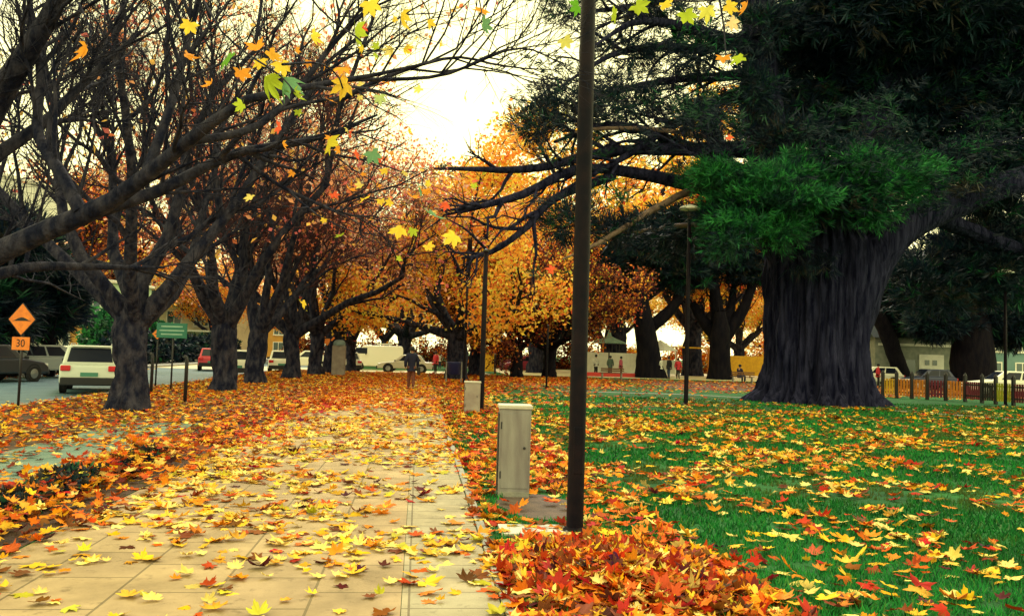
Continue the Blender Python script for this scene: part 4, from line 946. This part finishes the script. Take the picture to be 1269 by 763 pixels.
# ------------------------------------------------------------------ vehicles
def car(name,label,cat,loc,rz,L_,W,H,paint,kind='hatch',group=None):
    root=empty(name,loc,label,cat,group,rz); hl=L_/2; belt=H*.62
    if kind=='van':
        prof=[(-hl,.35),(-hl,H*.9),(-hl+.12,H),(hl*.45,H),(hl*.72,belt+.05),(hl*.95,belt-.12),(hl,.6),(hl,.35)]
    else:
        prof=[(-hl,.34),(-hl-.02,.6),(-hl+.02,belt*.96),(-hl+.12,belt),(hl*.42,belt),(hl*.86,belt*.86),(hl*.99,belt*.66),(hl,.34)]
    MB().prism(prof,-W/2,W/2,'YZ',bev=.07).build('body',paint,root,False)
    if kind!='van':
        rb={'suv':(-hl+.10,-hl+.34),'hatch':(-hl+.10,-hl+.5),'sedan':(-hl+.55,-hl+1.05)}[kind]; fb=(hl*.44,hl*.08)
        z0,z1=belt-.02,H; wb,wr=W*.47,W*.39
        bm=bmesh.new(); vs=[bm.verts.new(p) for p in [(-wb,rb[0],z0),(wb,rb[0],z0),(wb,fb[0],z0),(-wb,fb[0],z0),(-wr,rb[1],z1),(wr,rb[1],z1),(wr,fb[1],z1),(-wr,fb[1],z1)]]
        for f_ in [(0,3,2,1),(4,5,6,7),(0,1,5,4),(1,2,6,5),(2,3,7,6),(3,0,4,7)]: bm.faces.new([vs[i] for i in f_])
        quads={'rear':(0,1,5,4),'right':(1,2,6,5),'front':(2,3,7,6),'left':(3,0,4,7)}
        P8=[v.co.copy() for v in vs]
        bmesh.ops.bevel(bm,geom=list(bm.edges),offset=.06,segments=2,affect='EDGES',profile=.5)
        bm.verts.index_update(); me=bpy.data.meshes.new('roof'); bm.to_mesh(me); bm.free(); me.materials.append(paint); link('roof',me,root)
        def pane(q_,u0_,u1_,v0_,v1_,nm):
            a_,b2,c2,d2=[P8[i] for i in q_]
            def pt(u,v): return (a_.lerp(b2,u)).lerp(d2.lerp(c2,u),v)
            nrm=((b2-a_).cross(d2-a_)).normalized()
            pts=[pt(u0_,v0_),pt(u1_,v0_),pt(u1_,v1_),pt(u0_,v1_)]
            MB().add([p-nrm*.03 for p in pts]+[p+nrm*.012 for p in pts],[(4,5,6,7),(0,1,5,4),(1,2,6,5),(2,3,7,6),(3,0,4,7),(3,2,1,0)]).build(nm,MAT['glass'],root)
        pane(quads['rear'],.08,.92,.14,.86,'rear_window'); pane(quads['front'],.08,.92,.12,.9,'windscreen')
        for sd_ in ('right','left'):
            for (a_,b2) in ((.10,.36),(.40,.64),(.68,.88)) if kind=='suv' else ((.12,.46),(.50,.85)):
                if sd_=='left': a_,b2=1-b2,1-a_
                pane(quads[sd_],a_,b2,.16,.86,'side_window')
        if kind=='suv':
            for sx_ in (-1,1): MB().tube([(sx_*wr*.88,rb[1]+.1,H+.0),(sx_*wr*.88,rb[1]+.2,H+.05),(sx_*wr*.88,fb[1]-.3,H+.05),(sx_*wr*.88,fb[1]-.15,H)],[.02]*4,6).build('roof_rail',MAT['rim'],root)
            MB().box((0,rb[1]-.06,H-.03),(W*.66,.22,.035),bev=.012).build('spoiler',paint,root)
    else:
        MB().box((-W/2-.002,hl*.52,H*.78),(.012,.95,.5),bev=.004,rx=0).build('side_window',MAT['glass'],root)
        MB().box((W/2+.002,hl*.52,H*.78),(.012,.95,.5),bev=.004).build('side_window',MAT['glass'],root)
        MB().box((0,hl*.592,H*.83),(W*.82,.012,.62),rx=R(52),bev=.004).build('windscreen',MAT['glass'],root)
        k=MB()
        for yy in (-hl*.5,-hl*.1,hl*.25): k.box((0,yy,H+.07),(W*.8,.05,.05)); k.box((-W*.36,yy,H+.03),(.05,.05,.09)); k.box((W*.36,yy,H+.03),(.05,.05,.09))
        k.box((0,-hl*.3,H+.14),(W*.5,1.3,.10)); k.build('roof_rack',MAT['white'],root)
    # bumpers, lights, plate
    MB().box((0,-hl-.015,.42),(W*.96,.12,.26),bev=.04).build('rear_bumper',MAT['black_trim'],root)
    MB().box((0,hl+.015,.40),(W*.96,.12,.24),bev=.04).build('front_bumper',MAT['black_trim'],root)
    for sx_ in (-1,1):
        MB().box((sx_*W*.40,-hl+.0,belt*.86),(W*.17,.12,.18),bev=.03).build('tail_light',MAT['tail'],root)
        MB().box((sx_*W*.38,hl*.93,belt*.72),(W*.2,.22,.15),bev=.03).build('headlight',MAT['head'],root)
        MB().box((sx_*(W/2+.08),hl*.36,belt+.06),(.18,.1,.13),bev=.03).build('mirror',MAT['black_trim'],root)
    MB().box((0,-hl-.03,belt*.66),(.52,.02,.13),bev=.004).build('number_plate',MAT['plate'],root)
    rw=.335 if kind!='suv' else .36
    for sx_ in (-1,1):
        for yy in (-hl*.60,hl*.60):
            MB().lathe([(rw+.07,-.004),(rw+.07,.004)],(sx_*(W/2+.002),yy,rw),20,'X').build('wheel_arch',MAT['black_trim'],root)
            w0=MB().lathe([(rw*.62,-.10),(rw*.92,-.10),(rw,-.06),(rw,.06),(rw*.92,.10),(rw*.62,.10)],(sx_*(W/2-.07),yy,rw),20,'X').build('wheel',MAT['tyre'],root)
            k=MB(); k.lathe([(rw*.62,-.02),(rw*.58,.02),(rw*.15,.035)],(sx_*(W/2+.02),yy,rw),18,'X') if sx_>0 else k.lathe([(rw*.15,-.035),(rw*.58,-.02),(rw*.62,.02)],(sx_*(W/2+.02),yy,rw),18,'X')
            k.build('rim',MAT['rim'],w0)
    return root
def paint(c,r_=.3): return M('car_paint',c,r_,spec=.6)
silver=paint((.58,.64,.60)); white=paint((.80,.80,.72)); grey=paint((.30,.34,.38)); redp=paint((.55,.03,.06)); black=paint((.02,.025,.04))
q=P(112,489,-.12); SY=q[1]
car('parked_car','pale silver SUV seen from behind, waiting by the kerb at the first tree','car',(q[0]-.75,q[1]+2.2,-.12),R(17),4.4,1.74,1.58,silver,'suv')
q=P(50,468,-.12); car('parked_car','grey hatchback parked across the road behind the hump sign','car',(q[0],q[1]+1,-.12),R(-38),4.1,1.75,1.5,grey,'hatch','parked cars across the road')
q=PD(100,455,48); car('parked_car','white sedan parked across the road just left of the SUV','car',(q[0],48,-.12),R(-25),4.3,1.76,1.45,white,'sedan','parked cars across the road')
q=PD(4,470,36); car('parked_car','black car parked at the left edge behind the hump sign','car',(q[0]-.5,36,-.12),R(-20),4.2,1.78,1.5,black,'hatch','parked cars across the road')
q=PD(263,450,60); car('parked_car','red hatchback across the road beside the second trunk','car',(q[0],60,-.12),R(12),3.9,1.7,1.5,redp,'hatch')
q=PD(299,460,49); car('parked_car','white hatchback between the second and third trunk','car',(q[0],49,-.12),R(5),4.0,1.72,1.5,white,'hatch')
q=PD(350,460,58); car('parked_car','white car between the third and fourth trunk','car',(q[0],58,-.12),R(8),4.2,1.75,1.5,white,'hatch')
q=PD(382,455,69); car('parked_car','white sedan seen between the slim middle trunks','car',(q[0],69,-.116),R(80),4.3,1.76,1.5,white,'sedan')
q=PD(430,455,66); car('parked_car','white car with red lights peeking out right of the grey pillar','car',(q[0]-.3,66,-.116),R(20),4.1,1.74,1.5,white,'hatch')
q=PD(465,458,74); car('parked_van','white van with a roof rack parked across the end of the path','van',(q[0],74.2,-.116),R(92),4.6,1.85,2.1,white,'van')
q=PD(502,461,68); car('parked_car','silver white sedan crossing just behind the walking person','car',(q[0],68,-.116),R(88),4.3,1.76,1.42,paint((.62,.60,.52)),'sedan')
q=PD(1258,492,44); car('parked_car','white car behind the fence at the far right edge','car',(q[0]+1.5,47,0),R(75),4.3,1.78,1.5,white,'hatch')
q=PD(1128,475,62); car('parked_car','white car behind the leaning trunk at right','car',(q[0]-2.2,63.5,0),R(80),4.2,1.76,1.5,white,'hatch')
q=PD(1128,480,59); car('parked_car','dark blue car in front of the grey garage','car',(q[0],57,0),R(86),3.6,1.7,1.45,paint((.02,.03,.09)),'hatch')
q=PD(655,448,78); car('parked_car','maroon car in the shade behind the thin middle post','car',(q[0],80,0),R(86),4.2,1.76,1.5,paint((.22,.01,.04)),'hatch')

# ------------------------------------------------------------------ people
def skin(name,verts,edges,mat,parent,sub=1,root_i=0):
    me=bpy.data.meshes.new(name); me.from_pydata([v[0] for v in verts],edges,[]); me.materials.append(mat)
    o=link(name,me,parent); md=o.modifiers.new('skin','SKIN'); md.use_smooth_shade=True
    sv=me.skin_vertices[0].data
    for i,v in enumerate(verts):
        r_=v[1]; sv[i].radius=(r_,r_) if not isinstance(r_,tuple) else r_
        sv[i].use_root = (i==root_i)
    s_=o.modifiers.new('sub','SUBSURF'); s_.levels=sub; s_.render_levels=sub
    return o
def person(label,loc,rz,coat,legs,pose='walk',h=1.74,group=None,hairmat=None,coat_len=.82):
    root=empty('person',loc,label,'person',group,rz); s=h/1.74
    st=.16 if pose=='walk' else 0.02
    if pose=='sit':
        J=dict(pel=(0,0,.52),ch=(0,-.03,.88),nk=(0,-.02,1.06),hd=(0,.02,1.20),ht=(0,.03,1.31),sl=(-.18,-.02,1.0),sr=(.18,-.02,1.0),el=(-.23,.05,.75),er=(.23,.05,.75),wl=(-.12,.30,.62),wr=(.12,.30,.62),fl=(-.10,.39,.60),fr=(.10,.39,.60),hl=(-.10,.02,.50),hr=(.10,.02,.50),kl=(-.12,.46,.50),kr=(.12,.46,.50),al=(-.12,.42,.08),ar=(.12,.42,.08),tl=(-.12,.56,.04),tr=(.12,.56,.04))
    else:
        J=dict(pel=(0,0,.94),ch=(0,.01,1.28),nk=(0,.02,1.48),hd=(0,.035,1.61),ht=(0,.035,1.72),sl=(-.18,0,1.42),sr=(.18,0,1.42),el=(-.25,-.03-st*.4,1.14),er=(.25,-.03+st*.4,1.14),wl=(-.25,.06-st*.4,.90),wr=(.25,.06+st*.6,.90),fl=(-.245,.09-st*.4,.81),fr=(.245,.09+st*.6,.81),hl=(-.085,0,.88),hr=(.085,0,.88),kl=(-.085,.05+st*.6,.50),kr=(.085,.05-st*.5,.50),al=(-.085,st,.08),ar=(.085,-st*1.3,.10),tl=(-.11,st+.14,.035),tr=(.11,-st*1.3+.14,.04))
    rad=dict(pel=.125,ch=.14,nk=.052,hd=.092,ht=.07,sl=.062,sr=.062,el=.043,er=.043,wl=.030,wr=.030,fl=.034,fr=.034,hl=.085,hr=.085,kl=.058,kr=.058,al=.040,ar=.040,tl=.036,tr=.036)
    E=[('pel','ch'),('ch','nk'),('nk','hd'),('hd','ht'),('ch','sl'),('sl','el'),('el','wl'),('wl','fl'),('ch','sr'),('sr','er'),('er','wr'),('wr','fr'),('pel','hl'),('hl','kl'),('kl','al'),('al','tl'),('pel','hr'),('hr','kr'),('kr','ar'),('ar','tr')]
    def mk(keys,edges,add,nm,mat,over={}):
        ks=list(keys); vs=[(tuple(np.array(over.get(k_,J[k_]))*s),tuple(x_*s+add for x_ in rad[k_]) if isinstance(rad[k_],tuple) else rad[k_]*s+add) for k_ in ks]
        return skin(nm,vs,[(ks.index(a_),ks.index(b2)) for a_,b2 in edges],mat,root)
    mk(J.keys(),E,-.006,'body',MAT['skin'])
    kk=('pel','ch','sl','sr','el','er','wl','wr')
    lo=tuple(np.array(J['pel'])+np.array([0,0,-.20 if pose!='sit' else -.02]))
    je=[e for e in E if e[0] in kk and e[1] in kk]
    if pose!='sit':
        J['mb']=(0,0,.84); J['ml']=(0,0,.72); rad['mb']=(.165,.125); rad['ml']=(.175,.13); rad['pel']=.14; rad['ch']=.155
        mk(kk+('mb','ml'),je+[('pel','mb'),('mb','ml')],.036,'jacket',coat); rad['pel']=.125; rad['ch']=.14
    else: mk(kk,je,.030,'jacket',coat,{'pel':lo})
    kk=('pel','hl','hr','kl','kr','al','ar')
    mk(kk,[e for e in E if e[0] in kk and e[1] in kk],.026,'trousers',legs)
    hd=np.array(J['hd'])*s
    k=MB(); n_=14; prof=[(.096,-.04),(.112,.02),(.113,.07),(.095,.115),(.055,.145),(.01,.152)]
    k.lathe([(r_*s,z_*s) for r_,z_ in prof],tuple(hd+np.array([0,-.012*s,.02*s])),n_); k.build('hair',hairmat or MAT['hair'],root,True)
    k=MB(); k.add([tuple(hd+np.array(p)*s) for p in [(-.014,.09,-.01),(.014,.09,-.01),(0,.118,-.012),(0,.092,.035)]],[(0,2,3),(2,1,3),(0,1,2)]); k.build('nose',MAT['skin'],root)
    for sd_ in ('l','r'):
        t_=np.array(J['t'+sd_])*s; a_=np.array(J['a'+sd_])*s
        MB().box(tuple((t_*.55+a_*.45)*np.array([1,1,0])+np.array([0,0,min(t_[2],a_[2])+.004])),(.10*s,.27*s,.085*s),bev=.03).build('shoe',MAT['black'],root)
    return root
navy=cloth((.008,.010,.045)); tan=cloth((.17,.055,.04)); blk=cloth((.015,.015,.02)); wht=cloth((.72,.72,.68)); redc=cloth((.55,.03,.05)); jean=cloth((.04,.06,.13)); pink=cloth((.6,.12,.2)); grc=cloth((.10,.16,.14))
q=P(509,482.5); wk=person('person in a dark navy jacket and tan trousers walking away down the path',q,R(2),navy,tan,h=1.76)
# shoulder bag at right hip
b_=empty('shoulder_bag',(q[0]+.30,q[1]+.02,.62),'dark bag hanging at the right hip of the walking person','bag')
MB().box((0,0,.17),(.14,.34,.34),bev=.04).build('pouch',MAT['black'],b_)
MB().tube([(0,.14,.32),(-.06,.10,.60),(-.20,.02,.86),(-.30,-.04,.90)],[.016]*4,6).build('strap',MAT['black'],b_)
ppl=[((545,452),90,wht,jean,'distant person in a white top standing beyond the cross street'),((556,453),80,blk,blk,'distant person in black beyond the cross street, right of the white top'),((540,451),70,redc,blk,'distant person in a red top beyond the cross street'),
     ((738,463),72,wht,blk,'person in white by the ticket kiosk'),((769,464),70,pink,blk,'person in a pink top near the red kerb by the kiosk'),((756,464),71,grc,jean,'person in grey green beside the white banner'),((818,465),68,wht,blk,'person in white just right of the front forked tree'),((829,466),67,blk,jean,'person in dark clothes under the white awning'),((840,466),69,redc,blk,'person in a red jacket left of the dome lamp'),
     ((1088,471),60,redc,blk,'person in a bright red jacket right of the great cypress')]
for i,((px_,py_),Y,cm,lm,lab) in enumerate(ppl):
    q=PD(px_,py_,Y); z_=-.12 if q[0]<5.6 else .01; person(lab,(q[0],q[1],z_),R((i*67)%360),cm,lm,'stand',1.66+.03*(i%4),'people in the distance')
# bench with a seated person
def bench(label,loc,rz):
    root=empty('park_bench',loc,label,'bench',None,rz)
    k=MB(); [k.box((0,y_,.45),(1.7,.10,.04),bev=.008) for y_ in (-.16,-.03,.10)]; k.build('seat',MAT['wood'],root)
    k=MB(); [k.box((0,.20+.03*i,.62+.14*i),(1.7,.03,.10),bev=.008) for i in range(2)]; k.build('backrest',MAT['wood'],root)
    for x_ in (-.7,.7): MB().box((x_,0,.21),(.07,.42,.43),bev=.01).build('leg',MAT['concrete'],root)
    return root
q=P(920,474); q[2]=0; bench('dark wooden bench between the forked tree and the great cypress',q,R(170))
person('seated person in dark blue on the bench beside the great cypress',(q[0]-.2,q[1]+.02,0),R(-60),navy,jean,'sit',1.74)
q=P(768,470); bench('pale park bench left of the front forked tree',(q[0]-.6,q[1],0),R(178))

# litter bins
q=P(562,474); root=empty('litter_bin',q,'dark blue litter bin slung between two legs beside the golden tree','bin')
MB().lathe([(.24,.42),(.30,.46),(.34,1.0),(.36,1.04),(.36,1.10),(.32,1.10)],n=20).build('drum',M('navy_bin',(.012,.016,.10),.5),root,True)
for x_ in (-.40,.40): MB().tube([(x_,0,-.03),(x_,0,1.1)],[.035,.035],8).build('leg',MAT['concrete'],root)
MB().tube([(-.40,0,.9),(.40,0,.9)],[.02,.02],6).build('axle',MAT['dark_metal'],root)
q=P(606,462); root=empty('notice_board',q,'yellow notice board with a dark post right of the second dark post','notice board')
MB().box((0,0,.85),(.75,.12,1.45),bev=.02).build('panel',MAT['yellow'],root)
MB().box((.48,0,.72),(.14,.14,1.5),bev=.02).build('post',MAT['black_trim'],root)
MB().box((0,0,1.62),(.85,.2,.08),bev=.02).build('hood',MAT['orange'],root)

# ------------------------------------------------------------------ fair: kiosk, banners, awning, hoarding
q=PD(754,460,76); q[2]=0; root=empty('ticket_kiosk',q,'round kiosk with a pale teal conical roof behind the front forked tree','kiosk')
MB().lathe([(.85,0),(.85,1.0),(.9,1.05)],n=16).build('counter',MAT['maroon'],root)
for a_ in range(6):
    t=a_*math.pi/3; MB().tube([(.95*math.cos(t),.95*math.sin(t),0),(.95*math.cos(t),.95*math.sin(t),2.9)],[.05,.05],8).build('post',MAT['dark_metal'],root)
MB().lathe([(1.55,2.85),(1.5,2.95),(.75,3.25),(.22,3.5),(.12,3.9),(.03,4.1)],n=20).build('roof',MAT['teal_roof'],root,True)
for (px_,w_,h_,lab,mt_) in [(736,2.6,2.0,'white fabric banner fence left of the kiosk',MAT['white']),(775,3.0,2.0,'white fabric banner fence right of the kiosk',MAT['white']),(823,2.6,1.5,'white barrier panel between the two forked trees',MAT['white'])]:
    q=PD(px_,462,74); root=empty('banner_fence',(q[0],q[1],0),lab,'banner','white banner fences at the fair')
    k=MB(); 
    nx=12; V_=[(-w_/2+w_*i/nx, .05*math.sin(i*1.3), z_) for z_ in (.25,h_) for i in range(nx+1)]+[(-w_/2+w_*i/nx, .02+.05*math.sin(i*1.3), z_) for z_ in (.25,h_) for i in range(nx+1)]
    a_=nx+1; fc=[]
    for i in range(nx): fc+=[(i,i+1,a_+i+1,a_+i),(2*a_+i,3*a_+i,3*a_+i+1,2*a_+i+1)]
    k.add(V_,fc); k.build('sheet',mt_,root)
    for x_ in (-w_/2-.04,w_/2+.04): MB().tube([(x_,0,0),(x_,0,h_+.15)],[.035,.035],8).build('post',MAT['dark_metal'],root)
q=PD(760,470,69); k=MB(); k.box((0,0,.16),(5.2,.4,.34),bev=.03); o=k.build('low_wall',MAT['red']); o.location=(q[0],q[1],0); tag(o,'low red wall in front of the kiosk','wall')
q=PD(812,460,72); root=empty('market_awning',(q[0]+.4,q[1],0),'white awning with a pointed top between the two forked trees','awning')
MB().lathe([(1.6,2.3),(1.5,2.4),(.8,2.75),(.05,3.2)],n=4).build('canopy',MAT['white'],root)
for sx_ in (-1.05,1.05):
    for sy_ in (-1.05,1.05): MB().tube([(sx_,sy_,0),(sx_,sy_,2.35)],[.04,.04],8).build('post',MAT['white'],root)
q=PD(858,440,80); root=empty('play_frame',(q[0],q[1],0),'orange swing frame with a pale crossbar behind the dome lamp','play equipment')
for x_ in (-1.6,1.6): MB().tube([(x_,0,0),(x_,0,2.8)],[.09,.09],8).build('post',MAT['orange'],root)
MB().tube([(-3.6,0,2.75),(1.9,0,2.75)],[.07,.07],8).build('crossbar',MAT['yellow'],root)
q=PD(930,455,80); root=empty('hoarding',(q[0],q[1],0),'bright yellow hoarding behind the bench','hoarding')
MB().box((0,0,1.15),(5.4,.08,1.9),bev=.02).build('panel',MAT['yellow'],root)
for x_ in (-2.5,0,2.5): MB().box((x_,.1,1.05),(.12,.12,2.2)).build('post',MAT['wood'],root)
q=PD(655,440,84); root=empty('market_stall',(q[0]-1,86,0),'dark maroon stall in the shade behind the thin middle post','stall')
MB().box((0,0,.5),(3.2,1.6,1.0),bev=.03).build('counter',MAT['maroon'],root)
MB().prism([(-1.9,2.3),(1.9,2.3),(1.5,2.9),(-1.5,2.9)],-1.1,1.1).build('awning',MAT['maroon'],root)
for x_ in (-1.5,1.5): MB().tube([(x_,-.9,0),(x_,-.9,2.35)],[.05,.05],8).build('post',MAT['dark_metal'],root)

# ------------------------------------------------------------------ playground fence
fx=[1094,1111,1130,1149,1172,1196,1217,1234,1256,1282,1310]
pts_=[P(x_, np.interp(x_,[1094,1196,1310],[492,497.5,507])) for x_ in fx]
fr_=empty('playground_fence',pts_[0],'low playground fence of coloured slat panels between dark pointed posts','fence')
f0=pts_[0]
pm=['yellow','orange','orange','maroon','orange','maroon','black','lime','maroon','maroon']
for i,p_ in enumerate(pts_):
    q=p_-f0; hh=1.25
    MB().box((q[0],q[1],hh/2),(.14,.14,hh),bev=.015).lathe([(.085,hh),(.05,hh+.06),(.005,hh+.14)],(q[0],q[1],0),8).build('post',MAT['dark_metal'],fr_)
    if i<len(pts_)-1:
        q2=pts_[i+1]-f0; dv=q2-q; ln=np.linalg.norm(dv[:2]); an=math.atan2(dv[1],dv[0]); k=MB(); ns=max(4,int(ln/.13))
        for j in range(ns):
            t=(j+.5)/ns; k.box((q[0]+dv[0]*t,q[1]+dv[1]*t,.55),(ln/ns*.72,.03,.82),rz=an,bev=.006)
        k.build('slat_panel',MAT[pm[i]],fr_)
        for zr in (.30,.82): MB().box(((q[0]+q2[0])/2,(q[1]+q2[1])/2+.04,zr),(ln,.04,.07),rz=an).build('rail',MAT['dark_metal'] if pm[i]!='lime' else MAT['lime'],fr_)

# ------------------------------------------------------------------ buildings
def building(name,label,loc,rz,w_,d_,h_,wall,rows,roof='flat',trim=None,base=None,frame=None):
    root=empty(name,loc,label,'building',None,rz); trim=trim or MAT['white']; frame=frame or trim
    MB().box((0,d_/2,h_/2),(w_,d_,h_)).build('wall',wall,root)
    if base: MB().box((0,-.03,base[0]/2),(w_+.04,.10,base[0])).build('ground_floor',base[1],root)
    if roof=='flat':
        MB().box((0,d_/2,h_+.12),(w_+.4,d_+.4,.24),bev=.03).build('roof',trim,root)
    else:
        MB().prism([(-.4,h_),(d_+.4,h_),(d_/2,h_+d_*.32)],-w_/2-.3,w_/2+.3,'YZ').build('roof',roof,root)
    for (z_,hh,n_,ww) in rows:
        for i in range(n_):
            x_=-w_/2+w_*(i+.5)/n_
            yo=-.10 if base and z_<base[0] else -.02
            fo=MB().box((x_,yo,z_),(ww+.22,.07,hh+.22),bev=.01).build('window',frame,root)
            k=MB(); k.box((x_-ww/4-.02,yo-.04,z_),(ww/2-.05,.02,hh)); k.box((x_+ww/4+.02,yo-.04,z_),(ww/2-.05,.02,hh)); k.build('pane',MAT['window'],fo)
            MB().box((x_,yo-.06,z_-hh/2-.16),(ww+.36,.16,.08),bev=.01).build('sill',trim,fo)
    return root
ochre=M('ochre_render',(.62,.33,.07),.85,(.5,.27,.07),1.0); cream=M('cream_render',(.70,.62,.42),.85,(.6,.53,.38),1); palegreen=M('pale_green_render',(.45,.62,.42),.85,(.36,.52,.38),1); green=M('green_paint',(.03,.36,.10),.6); stucco=M('grey_stucco',(.20,.23,.21),.95,(.30,.32,.28),2.5,.5,12); whiter=M('white_render',(.72,.74,.68),.85,(.6,.63,.6),1)
b=building('corner_house','ochre house with pale green upper floor and green trim across the road',(-29.3,74,-.1),R(-14),7.2,7,6.6,palegreen,[(4.9,1.5,4,1.2),(1.5,1.4,3,1.5)],'flat',base=(3.1,ochre),frame=M('white_frame',(.7,.72,.66),.6))
MB().box((-2.6,-.16,2.2),(.5,.14,4.2),bev=.02).build('downpipe',green,b); MB().box((0,-.14,3.2),(7.3,.22,.28),bev=.02).build('fascia',MAT['concrete'],b)
MB().box((-3.1,-.3,2.9),(1.3,.4,1.3),bev=.03).build('awning',green,b)
b=building('apartment_block','cream apartment block with stacked terraces beyond the green street sign',(-30.5,100,-.1),R(-12),16,10,9.5,cream,[(1.6,1.5,5,1.6),(4.6,1.5,5,1.6),(7.6,1.5,5,1.6)],'flat')
for z_ in (3.2,6.2): MB().box((0,-.7,z_),(16.2,1.5,.2),bev=.02).build('terrace',whiter,b)
building('apartment_block','tall white apartment block behind the bare crowns at left',(-38,62,-.1),R(-20),16,10,13,whiter,[(1.6,1.5,5,1.5),(4.6,1.5,5,1.5),(7.6,1.5,5,1.5),(10.6,1.5,5,1.5)],'flat')
building('terrace_house','low ochre house far down the left side of the road',(-25.5,128,-.1),R(-6),14,9,5.5,ochre,[(1.6,1.5,4,1.4),(4.2,1.3,4,1.4)],M('rust_roof',(.30,.08,.03),.8))
q=PD(1150,470,66); b=building('garage_building','grey stucco garage with a white double door behind the fence',(q[0],q[1],0),R(-8),8.6,7,3.9,stucco,[],M('dark_roof',(.03,.05,.05),.8))
dr=MB().box((.25,-.03,1.3),(2.0,.12,2.6),bev=.015).build('garage_door',MAT['white'],b)
k=MB(); k.box((-.12,-.1,1.95),(.36,.03,.42)); k.box((.50,-.1,1.95),(.36,.03,.42)); k.build('door_window',MAT['window'],dr)
MB().box((-1.5,-.03,1.5),(.9,.1,1.3),bev=.01).build('window',MAT['window'],b); MB().box((0,-.06,3.35),(8.1,.16,.2),bev=.02).build('fascia',MAT['white'],b)
q=PD(1250,470,78); building('street_house','pale blue grey house at the far right behind the dark evergreen',(q[0],q[1],0),R(-14),15,8,5.2,M('blue_render',(.10,.20,.22),.85,(.14,.25,.26),1),[(1.5,1.4,6,1.1),(4.0,1.2,6,1.1)],M('slate_roof',(.05,.07,.08),.8))
q=PD(1085,462,84); building('street_house','cream house just right of the great cypress trunk',(q[0],q[1],0),R(-6),8,8,4.2,cream,[(1.7,1.4,3,1.1)],M('green_roof',(.04,.10,.08),.8))

# ------------------------------------------------------------------ render settings
scene.render.engine='CYCLES'; scene.cycles.max_bounces=5; scene.cycles.diffuse_bounces=3; scene.cycles.glossy_bounces=2; scene.cycles.transmission_bounces=2; scene.cycles.transparent_max_bounces=4
scene.cycles.use_denoising=True
scene.cycles.use_adaptive_sampling=True
